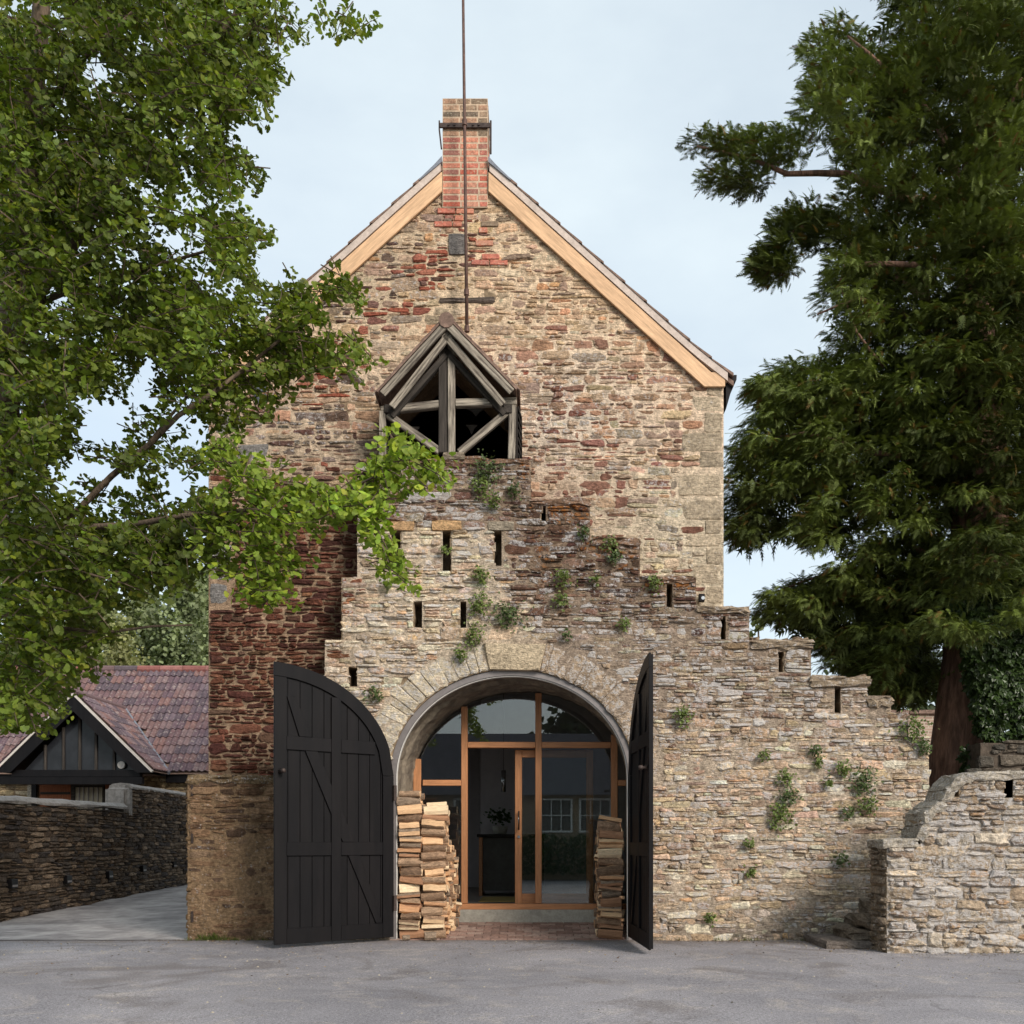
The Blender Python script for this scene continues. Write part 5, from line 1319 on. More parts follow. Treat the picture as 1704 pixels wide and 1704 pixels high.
M['leaf'] = leaf_material('broad_leaf'); M['needle'] = leaf_material('yew_needle', .12, .6, .2); M['ivy_leaf'] = leaf_material('ivy_leaf', .2, .4, .4)
M['tree_bark'] = plain('grey_bark', C(98,84,70,K), .45, 10, .95, .9, .03, coords='P', stretch=(1, 1, .25))
M['yew_bark'] = plain('red_brown_bark', C(150,116,98,K), .45, 12, .95, 1.0, .03, coords='P', stretch=(1, 1, .15), col2=C(104,80,68,K))
def unit(v): return v/np.maximum(np.linalg.norm(v, axis=-1, keepdims=True), 1e-9)
def scatter(name, T, F, pos, ey, nz_, size, col, mat, parent):
    """copies of template (T verts, F tris) joined in one crown mesh"""
    n = len(pos); ey = unit(ey); ez = unit(nz_-ey*(nz_*ey).sum(1, keepdims=True)); ex = np.cross(ey, ez)
    V = pos[:, None]+size[:, None, None]*(T[None, :, 0:1]*ex[:, None]+T[None, :, 1:2]*ey[:, None]+T[None, :, 2:3]*ez[:, None])
    k = len(T); Fs = (F[None]+(np.arange(n)*k)[:, None, None]).reshape(-1, F.shape[1])
    c = np.ones((n, k, 4)); c[:, :, :3] = col[:, None]
    me = np_mesh(name, V.reshape(-1, 3), [Fs], mat, dict(Col=c.reshape(-1, 4)))
    return link(name, me, parent)
def samp(poly, n, rs):
    P = np.array(poly, float); lo, hi = P.min(0), P.max(0); out_ = np.zeros((0, 2))
    while len(out_) < n:
        p = lo+(hi-lo)*rs.rand(n*2, 2); out_ = np.concatenate([out_, p[pip(poly, p[:, 0], p[:, 1])]])
    return out_[:n]
def px3(pp, y):
    d = y-CAMY; return np.stack([(pp[:, 0]-VX)*d/FPX, y, EYE+(1400-pp[:, 1])*d/FPX], 1)
# fan shaped ginkgo leaf
rim = [(-.98, .84), (-.72, .98), (-.38, .97), (-.08, 1.0), (.0, .74), (.08, 1.0), (.38, .97), (.72, .98), (.98, .84)]
GT = np.array([(0, .02, 0)]+[(r*math.sin(a), r*math.cos(a)*.95, .16*abs(math.sin(a))*r-.10*r*r) for a, r in rim]); GF = np.array([(0, i+2, i+1) for i in range(len(rim)-1)])
gk = thing('ginkgo_tree', 'tall bright green fan-leaved tree overhanging the scene with its trunk out of frame', 'tree', (ux(-110, -3.5), -3.5, 0))
g_areas = [
 ([(-30,-60),(430,-60),(480,30),(487,130),(430,180),(400,215),(365,245),(420,255),(468,278),(400,312),(330,310),(300,345),(200,335),(-30,340)], (-4.6,-1.6), 2500, .37),
 ([(430,-40),(625,-40),(628,60),(600,45),(570,20),(530,50),(490,60),(470,20)], (-4.2,-3.0), 90, .4),
 ([(-30,320),(320,330),(380,370),(455,355),(450,430),(440,500),(350,540),(340,640),(-30,640)], (-4.6,-1.6), 1900, .38),
 ([(430,495),(520,470),(608,448),(600,480),(560,530),(645,585),(560,615),(500,640),(455,690),(360,700),(350,600)], (-3.8,-2.8), 560, .2),
 ([(-30,620),(110,620),(100,700),(90,860),(200,870),(340,845),(345,900),(300,950),(235,965),(190,1010),(160,1075),(115,1095),(100,1160),(80,1200),(-30,1190)], (-4.7,-2.2), 2000, .25),
 ([(90,600),(350,580),(390,700),(345,860),(90,860)], (-4.4,-2.6), 330, .42),
 ([(330,830),(345,790),(390,720),(425,760),(480,790),(560,815),(600,800),(590,850),(520,880),(500,880),(495,950),(470,985),(430,1000),(380,960),(330,940)], (-4.7,-3.9), 620, .12),
 ([(570,800),(620,775),(640,735),(665,722),(700,742),(745,768),(735,795),(690,805),(650,830),(600,860)], (-4.7,-4.2), 230, .05),
 ([(590,850),(625,840),(655,890),(680,965),(660,965),(630,930),(600,890)], (-4.7,-4.3), 90, .05)]
rs = np.random.RandomState(5); CH = []      # each chain is one leafy shoot
NCH = [960, 18, 700, 160, 700, 80, 160, 50, 22]
for (poly, (ya, yb), _, hole), nc_ in zip(g_areas, NCH):
    pp = samp(poly, int(nc_*1.5), rs); pp = pp[fb(pp[:, 0]/80, pp[:, 1]/60, 33, 3) > hole-.01][:nc_]; pp[:, 0] -= np.where(pp[:, 1] < 700, 24*sst(250, 420, pp[:, 0]), 0)
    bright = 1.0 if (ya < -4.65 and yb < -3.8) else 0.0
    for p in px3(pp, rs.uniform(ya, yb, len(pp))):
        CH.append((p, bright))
cent = []; br_ = []; tw_ = MB(); cd_ = []
for p, bright in CH:
    L_ = rs.uniform(.22, .52)*(.75 if bright else 1); k = max(3, int(L_/.055))
    dr = unit(np.array([.75, -.1, .0])+rs.normal(0, .75, 3)*np.array([1, .8, .7])); q_ = p-dr*L_*.5; pts = [q_]
    for i in range(k):
        dr = unit(dr+np.array([0, 0, -.07])+rs.normal(0, .10, 3)); q_ = q_+dr*L_/k; pts.append(q_)
        cent.append(q_); br_.append(bright); cd_.append(dr)
    tw_.tube([Vector(pts[0]), Vector(pts[len(pts)//2]), Vector(pts[-1])], [.006, .0045, .002], 3, cap=False)
cent = np.array(cent); br_ = np.array(br_); cd_ = np.array(cd_)
kk = rs.randint(4, 7, len(cent)); idx = np.repeat(np.arange(len(cent)), kk); n = len(idx)
rad_ = unit(np.cross(cd_[idx], rs.normal(0, 1, (n, 3))))            # leaves stand out round the shoot
pos = cent[idx]+rad_*rs.uniform(.01, .045, (n, 1))
d = rad_*.9+cd_[idx]*.35+rs.normal(0, .3, (n, 3))+np.array([0, -.05, -.25])
nrm = cd_[idx]*.5+rs.normal(0, .5, (n, 3))+np.array([.05, -.35, .7])
clump = fb(cent[:, 0]*1.6, cent[:, 2]*1.6+cent[:, 1], 71, 2)[idx]
gc = C(114,132,46,.66)[None]*(.45+1.1*clump[:, None])*(1+rs.normal(0, .2, (n, 1)))*(1+rs.normal(0, .05, (n, 3)))
yel = rs.rand(n) < .14; gc[yel] *= np.array([1.4, 1.22, .9])
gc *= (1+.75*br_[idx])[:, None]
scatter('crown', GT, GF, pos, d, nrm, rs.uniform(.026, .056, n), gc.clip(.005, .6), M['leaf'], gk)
link('twigs', tw_.mesh('twigs', M['tree_bark']), gk)
def limb(pts, r0, r1, parent, mat, name='limb', n=7):
    if mat is M['tree_bark']: r0, r1 = r0*.62, r1*.62
    P = [at(*p) for p in pts]; Q = []
    for i in range(len(P)-1):
        for t in (0, .5): Q.append(P[i].lerp(P[i+1], t)+Vector((random.Random(i*7+int(t*2)).uniform(-.02, .02),)*3)*(1 if (i or t) else 0))
    Q.append(P[-1]); R_ = [r0+(r1-r0)*(i/(len(Q)-1)) for i in range(len(Q))]
    return MB().tube(Q, R_, n).build(name, mat, parent, smooth=True)
tb = Vector((ux(-110, -3.5), -3.5, -.05)); 
tp = [tb, at(-70, 1150, -3.5), at(-10, 800, -3.5), at(30, 480, -3.5), at(48, 250, -3.5), at(70, 0, -3.5), at(85, -160, -3.5)]
MB().tube(tp, [.22, .17, .14, .11, .09, .07, .05], 10).build('trunk', M['tree_bark'], gk, smooth=True)
for pts, r0, r1 in (([(20,560,-3.5),(180,330,-3.6),(310,110,-3.6),(425,-10,-3.6),(520,-60,-3.6)], .07, .03), ([(-30,960,-3.6),(80,900,-3.7),(190,790,-3.8),(300,690,-3.9),(400,620,-3.6),(520,520,-3.3),(590,465,-3.2)], .055, .012),
                   ([(-20,880,-3.5),(90,880,-4.0),(230,870,-4.2),(380,850,-4.4),(500,850,-4.4),(610,800,-4.45),(700,755,-4.45)], .05, .009), ([(25,520,-3.5),(150,470,-3.4),(300,430,-3.3),(440,390,-3.3)], .05, .01),
                   ([(35,430,-3.5),(160,300,-3.2),(300,270,-3.0),(450,280,-2.9)], .045, .008), ([(-40,1000,-3.6),(60,1040,-4.0),(180,1050,-4.2),(320,1040,-4.2)], .04, .01), ([(380,850,-4.4),(430,930,-4.4),(450,980,-4.4)], .012, .005),
                   ([(560,830,-4.45),(630,880,-4.5),(668,950,-4.5)], .012, .005), ([(50,250,-3.5),(120,120,-3.9),(220,20,-4.1)], .05, .015), ([(400,620,-3.6),(480,600,-3.4),(600,590,-3.2)], .02, .006), ([(250,735,-3.85),(330,640,-3.6),(420,640,-3.4)], .025, .006)):
    limb(pts, r0, r1, gk, M['tree_bark'])
# yew
def spray_template():
    V = []; F = []
    def axis(t): return np.array([0, t, -.34*t*t])
    def blade(p, q_, w_, up):
        d_ = q_-p; s_ = np.cross(d_, up); s_ = s_/np.linalg.norm(s_)*w_; b_ = len(V)
        V.extend([p+s_, q_, p-s_]); F.extend([(b_, b_+1, b_+2)])
    up = np.array([0, 0, 1.0])
    for i in range(6):
        t = .08+i*.15; L = .40*(1-.55*t)
        for s in (-1, 1):
            p = axis(t); q_ = p+np.array([s*L*.78, L*.62, -.10*L-.06*t]); blade(p, q_, .06, up)
    blade(axis(.75), axis(1.12), .05, up)
    return np.array(V), np.array(F)
YT, YF = spray_template()
yw = thing('yew_tree', 'huge dark evergreen yew with ivy-clad trunk behind the stepped wall', 'tree', (6.0, 2.2, 0))
y_areas = [
 ([(1470,-60),(1462,60),(1450,95),(1420,60),(1400,25),(1372,60),(1348,75),(1352,130),(1338,190),(1345,225),(1400,250),(1420,300),(1390,330),(1400,420),(1372,430),(1372,480),(1385,540),(1400,600),(1760,620),(1760,-60)], (.7,4.0), 560),
 ([(1138,240),(1180,225),(1260,228),(1330,215),(1342,245),(1310,275),(1290,262),(1240,325),(1225,300),(1180,315),(1190,290),(1230,262)], (1.6,2.2), 28),
 ([(1255,412),(1290,400),(1300,365),(1340,345),(1400,370),(1385,410),(1340,395),(1320,420),(1300,455),(1280,462)], (1.5,2.3), 36),
 ([(1400,590),(1355,600),(1290,606),(1262,640),(1268,690),(1225,735),(1216,800),(1212,880),(1235,900),(1320,885),(1370,905),(1430,870),(1760,900),(1760,590)], (.75,3.6), 600),
 ([(1252,1003),(1300,975),(1360,965),(1400,935),(1440,890),(1760,890),(1760,1020),(1640,1050),(1540,1060),(1560,1130),(1510,1165),(1455,1140),(1390,1110),(1340,1060),(1290,1035)], (1.3,3.8), 260),
 ([(1540,1000),(1580,900),(1704,860),(1760,900),(1760,1040),(1640,1060),(1570,1075)], (-.2,1.2), 46),
 ([(1420,1000),(1560,1000),(1556,1150),(1500,1178),(1440,1130)], (3.4,5.0), 80),
 ([(1545,330),(1710,300),(1710,660),(1545,660)], (.5,1.6), 90)]
rs = np.random.RandomState(15); cc = []
for poly, (ya, yb), n in y_areas:
    pp = samp(poly, n, rs); cc.append(px3(pp, rs.uniform(ya, yb, n)))
cc = np.concatenate(cc); m_ = 66; idx = np.repeat(np.arange(len(cc)), m_); n = len(idx)
axis_ = np.stack([np.full(len(cc), 6.1), np.full(len(cc), 2.6), cc[:, 2]-.8], 1)
outw = unit(cc-axis_+rs.normal(0, .3, cc.shape))*np.array([1, 1, .35])
o_ = unit(rs.normal(0, 1, (n, 3))); o_[:, 2] = np.where(o_[:, 2] < -.2, -o_[:, 2], o_[:, 2])
pos = cc[idx]+o_*np.array([.24, .24, .15])*rs.uniform(.5, 1.1, (n, 1))+np.array([0, 0, -.05])
d = unit(o_*np.array([1, 1, .25])*.9+outw[idx]*.7+np.array([0, 0, -.36])+rs.normal(0, .42, (n, 3)))
up_ = cc[idx][:, 2] > 8.6; d[up_, 2] += .5
nrm = o_+np.array([0, -.3, 1.0])+rs.normal(0, .3, (n, 3))
cl = vn(cc[:, 0]*1.3, cc[:, 2]*1.3, 5)[idx]
yc = C(98,110,56,.80)[None]*(.35+1.2*cl[:, None])*(1+rs.normal(0, .2, (n, 1)))
top_lit = o_[:, 2] > .55; yc[top_lit] *= np.array([1.25, 1.25, .95])  # upper sprays of each clump tinted lighter: light from above put into the colour
orr = (rs.rand(n) < .045); yc[orr] = C(140,112,58,.6)*rs.uniform(.6, 1.1, (orr.sum(), 1))
ni = 5200; ia = [y_areas[0], y_areas[3], y_areas[4]]
ip = np.concatenate([px3(samp([(x_+(22 if x_ < 1500 else 0), y_) for x_, y_ in a_[0]], ni//3, rs), rs.uniform(2.0, 3.8, ni//3)) for a_ in ia])
io = unit(rs.normal(0, 1, ip.shape)); ic_ = C(96,108,58,.80)[None]*rs.uniform(.5, 1.3, (len(ip), 1))
pos = np.concatenate([pos, ip]); d = np.concatenate([d, io*np.array([1, 1, .5])+np.array([0, 0, -.5])]); nrm = np.concatenate([nrm, rs.normal(0, .5, ip.shape)+np.array([0, -.8, .5])]); yc = np.concatenate([yc, ic_])
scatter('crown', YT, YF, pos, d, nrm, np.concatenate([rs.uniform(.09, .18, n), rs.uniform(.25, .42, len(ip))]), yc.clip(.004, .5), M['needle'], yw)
yt = [(5.72, 2.2, 0.0), (5.82, 2.2, .8), (5.92, 2.2, 1.6), (6.1, 2.25, 2.6), (6.3, 2.3, 4.0), (6.35, 2.3, 6.5), (6.3, 2.4, 9.5), (6.3, 2.4, 12)]
tr = MB().tube(yt, [.46, .38, .37, .42, .42, .34, .22, .08], 16)
tv = np.array(tr.v); aa = np.arctan2(tv[:, 1]-2.2, tv[:, 0]-6.1); rr_ = 1+.09*np.sin(aa*5+tv[:, 2]*.4)+.05*np.sin(aa*9)
tv[:, 0] = 6.1+(tv[:, 0]-6.1)*rr_; tr.v = [tuple(v) for v in tv]
link('trunk', tr.mesh('trunk', M['yew_bark'], smooth=True), yw)
for pts, r0, r1 in (([(1620,340,2.3),(1500,330,2.1),(1410,289,1.9),(1310,289,1.85),(1240,262,1.85),(1160,243,1.85)], .07, .012), ([(1640,560,2.3),(1500,470,2.0),(1400,395,1.9),(1330,375,1.9),(1290,420,1.9)], .06, .01),
                   ([(1640,620,2.2),(1500,520,1.6),(1430,495,1.2),(1360,523,1.0)], .04, .012), ([(1470,610,1.4),(1425,550,1.2),(1398,470,1.2),(1408,420,1.2)], .02, .006), ([(1640,420,2.3),(1560,200,2.2),(1480,120,2.0),(1410,60,2.0)], .07, .015),
                   ([(1660,250,2.3),(1620,120,2.3),(1600,0,2.3)], .10, .05), ([(1640,760,2.2),(1480,760,1.8),(1340,720,1.6),(1250,740,1.5)], .07, .012), ([(1620,960,2.2),(1500,900,2.4),(1390,950,2.4),(1290,985,2.4)], .06, .01), ([(1640,330,2.2),(1670,200,1.6),(1700,130,1.4)], .05, .03),
                   ([(1600,700,2.2),(1540,480,2.2),(1530,440,1.2),(1425,440,.95)], .05, .03)):
    limb(pts, r0, r1, yw, M['yew_bark'])
# ivy leaf
IT = np.array([(0, 0, 0), (-.42, .12, .04), (-.55, .5, -.06), (-.2, .6, .03), (0, 1.0, -.12), (.2, .6, .03), (.55, .5, -.06), (.42, .12, .04)]); IF = np.array([(0, 2, 1), (0, 3, 2), (0, 4, 3), (0, 5, 4), (0, 6, 5), (0, 7, 6)])
rs = np.random.RandomState(25); n = 7500
iv = thing('trunk_ivy', 'dense dark ivy wrapping the yew trunk', 'ivy', (6.5, 1.7, 1.5))
pp = samp([(1566,990),(1640,960),(1760,960),(1760,1225),(1690,1232),(1640,1240),(1612,1228),(1600,1175),(1585,1100)], n, rs)
cx_ = ux(1660, 1.7); p3 = px3(pp, np.full(n, 1.7)); bul = np.sqrt(np.clip(1-((p3[:, 0]-cx_)/.95)**2, 0, 1))
p3[:, 1] = 1.9-.62*bul+rs.uniform(-.12, .12, n)+.16*(fb(pp[:, 0]/30, pp[:, 1]/30, 3)-.5)
more = samp([(1600,1240),(1640,1235),(1625,1290),(1575,1335),(1570,1320),(1600,1280)], 260, rs); m3 = px3(more, rs.uniform(1.2, 1.6, len(more)))
p3 = np.concatenate([p3, m3]); n = len(p3)
d = rs.normal(0, .5, (n, 3))+np.array([0, -.15, -.8]); nr = rs.normal(0, .45, (n, 3))+np.array([-.1, -1.0, .35])
ic = C(66,88,40,.62)[None]*(.5+.9*fb(p3[:, 0]*4, p3[:, 2]*4, 8)[:, None])*(1+rs.normal(0, .22, (n, 1)))
scatter('leaves', IT, IF, p3, d, nr, rs.uniform(.055, .11, n), ic.clip(.004, .5), M['ivy_leaf'], iv)
MB().tube([(6.05, 1.78, 1.3), (6.15, 1.72, 2.2), (6.4, 1.7, 3.2), (6.5, 1.75, 4.4)], [.03, .03, .025, .02], 6).build('stem', M['tree_bark'], iv)

# small ivy tufts rooted in the stepped wall
TUFTS = [(809,779,22,'below the hoist dormer sill'),(803,806,20,'hanging under the tuft at the dormer sill'),(822,833,14,'on the brown stone above the three upper slots'),(856,815,13,'beside the step right of the dormer'),(802,955,15,'above the tall ivy left of the keystone line'),
 (799,1005,20,'tall and dense beside the lower pair of slots'),(846,1020,24,'spreading right of the lower slots'),(788,1056,17,'round and dense above the left voussoirs'),(768,1086,13,'hanging against the upper left voussoirs'),(624,1152,13,'dangling near the curved top of the open door leaf'),
 (937,960,16,'top of the long ivy streak on the brown wall'),(934,995,14,'bottom of the long ivy streak on the brown wall'),(1022,925,13,'below the slot in the third step'),(1016,905,12,'over the corner of the third step'),(1088,970,13,'under the fourth step coping'),(972,884,11,'small on the brown stone under the second step'),
 (991,963,9,'tiny on the brown wall between streak and steps'),(1038,1036,11,'alone on the grey wall right of the keystone'),(944,1056,9,'tiny tuft just right of the keystone'),(1135,1188,16,'beside the edge-on door leaf'),(1272,1255,9,'small, upper of the pale wall tufts right of the door'),
 (1357,1246,12,'small tuft under the lowest slot'),(1362,1268,9,'just below the small tuft under the lowest slot'),(1400,1276,14,'upright tuft left of the largest tuft'),(1434,1298,22,'largest leafy tuft near the wall end'),(1376,1303,8,'tiny tuft left of the largest tuft'),(1305,1290,12,'upper part of the cluster on the lower wall'),
 (1311,1322,16,'middle part of the cluster on the lower wall'),(1298,1354,22,'broad bottom part of the cluster on the lower wall'),(1443,1336,17,'low spreading tuft under the largest tuft'),(1410,1348,11,'small tuft left of the low spreading one'),(1247,1402,9,'low on the wall, upper of two near the door'),(1248,1449,9,'low on the wall, lower of two near the door'),
 (1397,1428,12,'low tuft near the stone corner'),(1180,1527,9,'at the wall foot beside the door'),(1518,1208,24,'creeping over the sloping end of the wall top'),(1534,1240,14,'trailing down the end of the wall'),(740,915,7,'tiny in the middle upper slot'),(644,972,8,'tiny below the upper left slot'),(928,1095,0,'')]
for i, (a, b, r, lab) in enumerate(TUFTS):
    if not r: continue
    rs = np.random.RandomState(300+i); n = int(22+r*r*.36); c = at(a, b, -.03)
    R_ = r/140.0; o_ = rs.normal(0, .5, (n, 3))*np.array([R_, .03, R_])
    o_[:, 2] -= abs(rs.normal(0, .25, n))*R_
    pos = np.array(c)[None]+o_; pos[:, 1] = -.035-abs(rs.normal(0, .025, n))-.05*np.exp(-(o_[:, 0]**2+o_[:, 2]**2)/(R_*R_*.5))
    d = rs.normal(0, .6, (n, 3))+np.array([0, -.3, -.4]); nr = rs.normal(0, .5, (n, 3))+np.array([0, -.8, .6])
    tc_ = (C(118,136,66,.68) if i % 3 else C(96,114,64,.68))[None]*(1+rs.normal(0, .22, (n, 1)))
    t_ = thing('ivy_tuft', 'ivy tuft '+lab, 'ivy', (c.x, -.03, c.z), 'ivy tufts on the stepped wall')
    scatter('leaves', IT, IF, pos, d, nr, rs.uniform(.022, .042, n), tc_.clip(.01, .5), M['ivy_leaf'], t_)
    st_ = MB()
    for k in range(4): st_.tube([(c.x, -.02, c.z+R_*.3), tuple(pos[k])], .003, 3, cap=False)
    link('stems', st_.mesh('stems', M['tree_bark']), t_)
# grass and weeds at the pier foot
gt = np.array([(-.06, 0, 0), (.06, 0, 0), (.03, .6, .06), (0, 1, .2)]); gf = np.array([(0, 1, 2), (0, 2, 3)])
def tuft(px_, py_, y, n, spread, h, label, seed):
    rs = np.random.RandomState(seed); c = at(px_, py_, y); c.z = .01
    t_ = thing('grass_tuft', label, 'grass', tuple(c)); pos = np.array(c)[None]+rs.normal(0, 1, (n, 3))*np.array([spread, .03, 0])
    d = rs.normal(0, .4, (n, 3))+np.array([0, 0, 1.0]); nr = rs.normal(0, 1, (n, 3))+np.array([0, -1.0, 0])
    scatter('blades', gt, gf, pos, d, nr, rs.uniform(.4, 1, n)*h, (C(104,118,52,.62)[None]*(1+rs.normal(0, .2, (n, 1)))).clip(.01, .5), M['leaf'], t_)
tuft(352, 1556, -.05, 120, .08, .11, 'green grass tuft at the foot of the brown pier', 1)
tuft(385, 1561, -.05, 60, .07, .06, 'short sparse grass beside the tuft at the pier foot', 2)
tuft(1130, 1556, -.06, 30, .05, .05, 'tiny weeds at the wall foot right of the open door edge', 3)
# dry leaves and grit on the yard
rs = np.random.RandomState(6); n = 900
pos = np.stack([rs.uniform(-6, 7, n), -.1-abs(rs.normal(0, 1.5, n)), np.full(n, .022)], 1)
m2 = np.stack([rs.uniform(1.8, 5, 420), -.12-abs(rs.normal(0, .22, 420)), np.full(420, .022)], 1); m3_ = np.stack([rs.uniform(3.0, 4.2, 260), -.4-abs(rs.normal(0, .5, 260)), np.full(260, .022)], 1)
m4 = np.stack([rs.uniform(-4.4, -2.4, 160), -.10-abs(rs.normal(0, .12, 160)), np.full(160, .022)], 1)
m5 = np.stack([rs.uniform(3.9, 6.5, 300), -1.48-abs(rs.normal(0, .14, 300)), np.full(300, .022)], 1)
pos = np.concatenate([pos, m2, m3_, m4, m5]); n = len(pos)
d = rs.normal(0, 1, (n, 3))*np.array([1, 1, .12]); nr = rs.normal(0, .25, (n, 3))+np.array([0, 0, 1.0])
dc = np.array([C(140,110,78,.7), C(110,88,66,.7), C(168,146,112,.7), C(92,80,68,.7), C(186,176,160,.7)])[rs.randint(0, 5, n)]
lt = scatter('leaf_litter', IT, IF, pos, d, nr, rs.uniform(.008, .028, n), dc, M['ivy_leaf'], None)
tag(lt, 'dry leaves and grit scattered over the yard', None, kind='stuff')

GR = np.array([(-.6, 0, 0), (.1, -.5, 0), (.6, .1, 0), (0, .55, 0), (0, 0, .5)]); GRF = np.array([(0, 1, 4), (1, 2, 4), (2, 3, 4), (3, 0, 4)])
rs = np.random.RandomState(16); n = 5200
pos = np.stack([rs.uniform(-8, 8, n), -.1-abs(rs.normal(0, 3.2, n)), np.full(n, .0)], 1); pos = pos[fb(pos[:, 0]*.8, pos[:, 1]*.8, 4)+.25*np.exp(pos[:, 1]/.5) > rs.uniform(.3, .75, n)]; n = len(pos); pos[:, 2] = .018*(fb(pos[:, 0]*.5, pos[:, 1]*.5, 4)-.5)-.006*sst(-1, -3, pos[:, 1])+.004
d = rs.normal(0, 1, (n, 3))*np.array([1, 1, 0]); nr = np.tile(np.array([0, 0, 1.0]), (n, 1))
gcol = np.array([C(178,170,158,.8), C(140,134,128,.8), C(196,184,166,.8), C(112,106,102,.8)])[rs.randint(0, 4, n)]
gr_ = scatter('gravel', GR, GRF, pos, d, nr, rs.gamma(2.0, .0042, n).clip(.003, .03), gcol, M['ivy_leaf'], None)
tag(gr_, 'loose grit and small stones on the asphalt yard', None, kind='stuff')
# weeds along the foot of the walls
rs = np.random.RandomState(66); n = 900
xw = np.concatenate([rs.uniform(1.9, 4.0, n//2), rs.uniform(4.0, 6.4, n//4), rs.uniform(-4.1, -2.6, n-n//2-n//4)]); yw_ = np.where((xw > 4.0), -1.40, -.05)-abs(rs.normal(0, .03, n)); k = fb(xw*3.1, xw*0, 9) > .5
pos = np.stack([xw, yw_, np.full(n, .008)], 1)[k]; n = len(pos)
wd_ = scatter('weeds', gt, gf, pos, rs.normal(0, .5, (n, 3))+np.array([0, -.2, 1.0]), rs.normal(0, 1, (n, 3))+np.array([0, -1.0, 0]), rs.uniform(.02, .06, n), (C(104,116,58,.7)[None]*(1+rs.normal(0, .25, (n, 1)))).clip(.01, .5), M['leaf'], None)
tag(wd_, 'sparse short weeds along the foot of the stone walls', None, kind='stuff')
# background trees
QT = np.array([(-.5, 0, 0), (0, -.1, .1), (.5, 0, 0), (.3, .8, -.05), (-.3, .8, -.05)]); QF = np.array([(0, 1, 2), (0, 2, 3), (0, 3, 4)])
def far_tree(name, label, x, y, h, w_, z0, n, size, colr, seed, cat='tree', group=None, rows=1.0):
    rs = np.random.RandomState(seed); t_ = thing(name, label, cat, (x, y, 0), group)
    k = max(20, n//45); cl_ = rs.rand(k, 3); zz = z0+(h-z0)*cl_[:, 0]; prof_ = np.sin(np.pi*np.clip((zz-z0)/(h-z0)*.9+.1, 0, 1))**.7
    an = rs.uniform(0, 2*math.pi, k); ra = np.sqrt(cl_[:, 1])*w_*prof_
    c = np.stack([x+ra*np.cos(an), y+ra*np.sin(an), zz], 1); idx = rs.randint(0, k, n)
    pos = c[idx]+rs.normal(0, 1, (n, 3))*np.array([w_*.16, w_*.16, w_*.26]); d = rs.normal(0, 1, (n, 3))+np.array([0, 0, -.3]); nr = rs.normal(0, .6, (n, 3))+np.array([0, -.6, .6])
    cv = rs.uniform(.55, 1.35, k)[idx][:, None]
    scatter('crown', QT, QF, pos, d, nr, rs.uniform(.7, 1.3, n)*size, (np.asarray(colr)[None]*cv*(1+rs.normal(0, .18, (n, 1)))).clip(.004, .5), M['leaf'], t_)
    MB().tube([(x, y, -.05), (x+.1, y, h*.4), (x, y, h*.92)], [w_*.10+.05, w_*.07+.03, .03], 7).build('trunk', M['tree_bark'], t_, smooth=True)
    r2 = random.Random(seed)
    for i in range(5):
        a = r2.uniform(0, 6.28); z_ = z0+(h-z0)*r2.uniform(.05, .6)
        MB().tube([(x+.05, y, z_), (x+math.cos(a)*w_*.6, y+math.sin(a)*w_*.6, z_+(h-z0)*.18)], [w_*.035+.02, .01], 5).build('limb', M['tree_bark'], t_)
far_tree('poplar_tree', 'tall slender poplar close to the tower edge, tallest behind the tiled roof', ux(306, 38), 38, uz(935, 38), 1.9, 2.0, 12400, .19, C(140,152,110,.8), 41)
far_tree('poplar_tree', 'poplar right beside the tower wall behind the tiled roof', ux(350, 42), 42, uz(955, 42), 1.7, 2.0, 10400, .19, C(128,142,98,.8), 42)
far_tree('poplar_tree', 'poplar behind the middle of the tiled roof', ux(238, 40), 40, uz(975, 40), 1.9, 2.0, 11200, .19, C(144,154,112,.8), 43)
far_tree('poplar_tree', 'leafy poplar behind the porch gable, partly hidden by the ginkgo', ux(160, 38), 38, uz(1000, 38), 2.4, 1.5, 11200, .19, C(148,156,108,.8), 44)
far_tree('round_tree', 'rounded pale green tree low behind the roof ridge', ux(200, 30), 30, uz(1062, 30), 1.5, 1.0, 7000, .13, C(158,160,106,.8), 45)
far_tree('round_tree', 'tree mass at the picture edge behind the outbuilding', ux(40, 34), 34, uz(1030, 34), 2.6, 1.0, 4200, .3, C(120,130,80,.8), 46)
far_tree('young_tree', 'thin pale young tree beyond the stepped wall by the tower corner', ux(1262, 22), 22, uz(1015, 22), .45, 3.6, 420, .14, C(148,158,96,.5), 47)
far_tree('round_tree', 'dark tree low behind the yew trunk', ux(1470, 26), 26, uz(1050, 26), 3.2, 1.0, 5200, .26, C(70,86,48,.5), 48)

# plant on the counter
pp_ = thing('potted_plant', 'leafy potted plant standing on the counter indoors', 'plant', tuple(at(832, 1386, 3.7)))
c = at(832, 1386, 3.7); c.z = kz+.002
MB().tube([(c.x, c.y, c.z), (c.x, c.y, c.z+.12)], [.10, .13], 12).build('pot', M['concrete'], pp_, smooth=True)
rs = np.random.RandomState(8); n = 120
scatter('leaves', IT, IF, np.array(c)[None]+np.array([0, 0, .27])+rs.normal(0, 1, (n, 3))*np.array([.09, .07, .05]), rs.normal(0, 1, (n, 3)), rs.normal(0, .5, (n, 3))+np.array([0, -.5, .8]), rs.uniform(.035, .07, n), np.tile(C(70,96,50,.6), (n, 1)), M['leaf'], pp_)

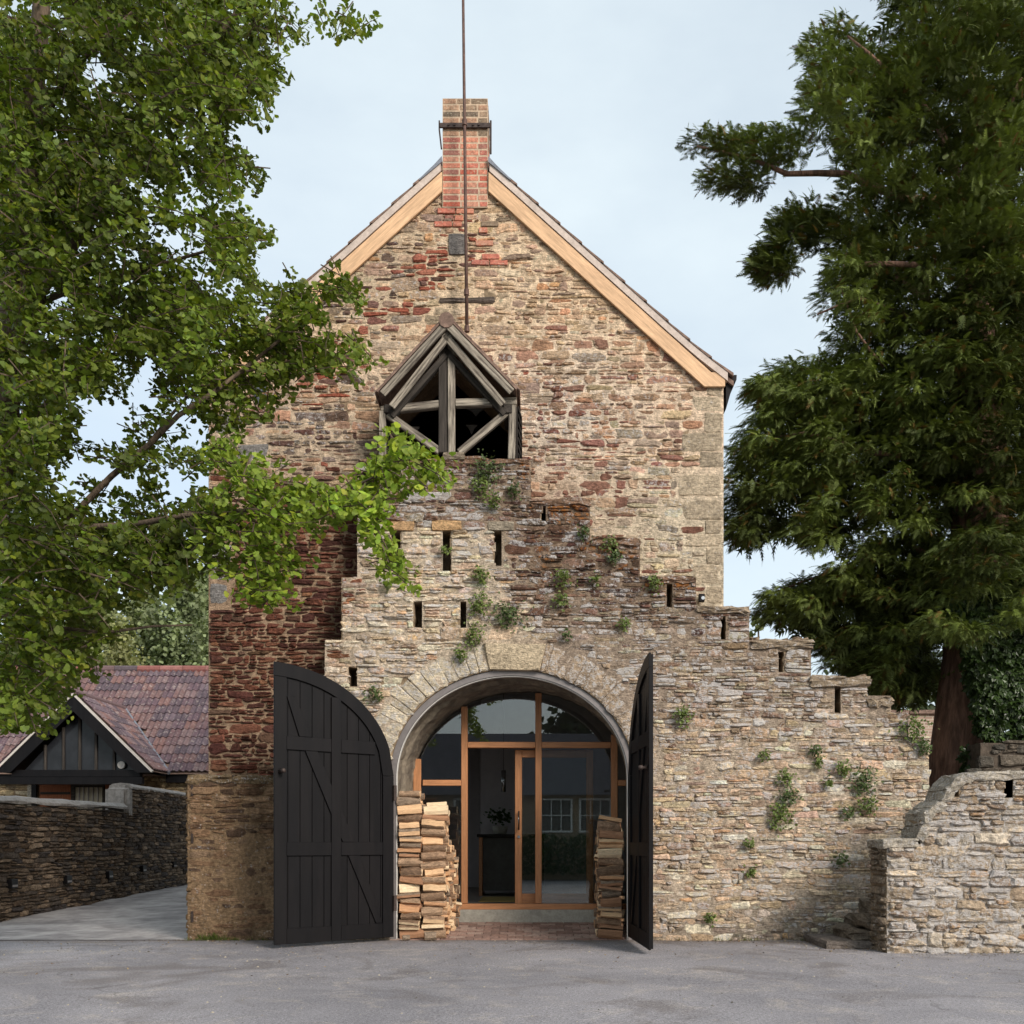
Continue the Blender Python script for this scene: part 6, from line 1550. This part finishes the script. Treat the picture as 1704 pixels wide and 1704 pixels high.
# ------------------------------------------------------------------ cottage across the yard (seen only in the glass)
ct = thing('cottage', 'stone cottage with white windows across the yard, mirrored in the glazing', 'house', (1, -18, 0))
M['slate'] = plain('slate_roof', C(92,90,96,K), .3, 5, .7, .5, .01, coords='P', stretch=(1, 1, 4))
M['cottage_wall'] = plain('cottage_stone', C(160,142,116,K), .3, 5, .95, .6, .02, coords='P', stretch=(1, 1, 2.4))
M['whitepaint'] = plain('white_paint', C(232,230,224,.9), .04, 6, .5)
MB().box((-7, -21, 0), (8, -17, 2.75)).build('wall', M['cottage_wall'], ct)
MB().add([(-7.3, -16.7, 2.6), (8.3, -16.7, 2.6), (8.3, -19, 4.7), (-7.3, -19, 4.7), (-7.3, -21.3, 2.6), (8.3, -21.3, 2.6)], [(0, 3, 2, 1), (3, 4, 5, 2), (0, 4, 3), (1, 2, 5)]).build('roof', M['slate'], ct)
for xc in (-4.2, -1.9, .75, 1.95, 4.4):
    wn = MB().prism([(xc-.5, 1.45), (xc+.5, 1.45), (xc+.5, 2.5), (xc-.5, 2.5)], -17.0, -16.95, holes=[[(xc-.44, 1.51), (xc+.44, 1.51), (xc+.44, 2.44), (xc-.44, 2.44)]]).build('window', M['whitepaint'], ct)
    MB().box((xc-.44, -16.985, 1.51), (xc+.44, -16.975, 2.44)).build('pane', M['interior_dark'], wn)
    for k in (-.15, .15): MB().box((xc+k-.015, -16.97, 1.51), (xc+k+.015, -16.955, 2.44)).build('glazing_bar', M['whitepaint'], wn)
    MB().box((xc-.44, -16.97, 1.96), (xc+.44, -16.956, 1.99)).build('glazing_bar', M['whitepaint'], wn)
rs = np.random.RandomState(3); n = 5000
hd = scatter('hedge', IT, IF, np.stack([rs.uniform(-6, 6, n), -16.3+rs.uniform(-.3, .3, n), .2+1.15*rs.rand(n)], 1), rs.normal(0, 1, (n, 3)), rs.normal(0, .5, (n, 3))+np.array([0, .8, .5]), rs.uniform(.08, .14, n), C(70,92,40,.6)[None]*(1+rs.normal(0, .2, (n, 1))), M['leaf'], None)
tag(hd, 'clipped green hedge before the cottage across the yard', 'hedge')
far_tree('round_tree', 'broad tree behind the cottage, mirrored in the upper glazing', 1.5, -25, 5.9, 1.7, 1.5, 4200, .22, C(70,86,44,.5), 49)
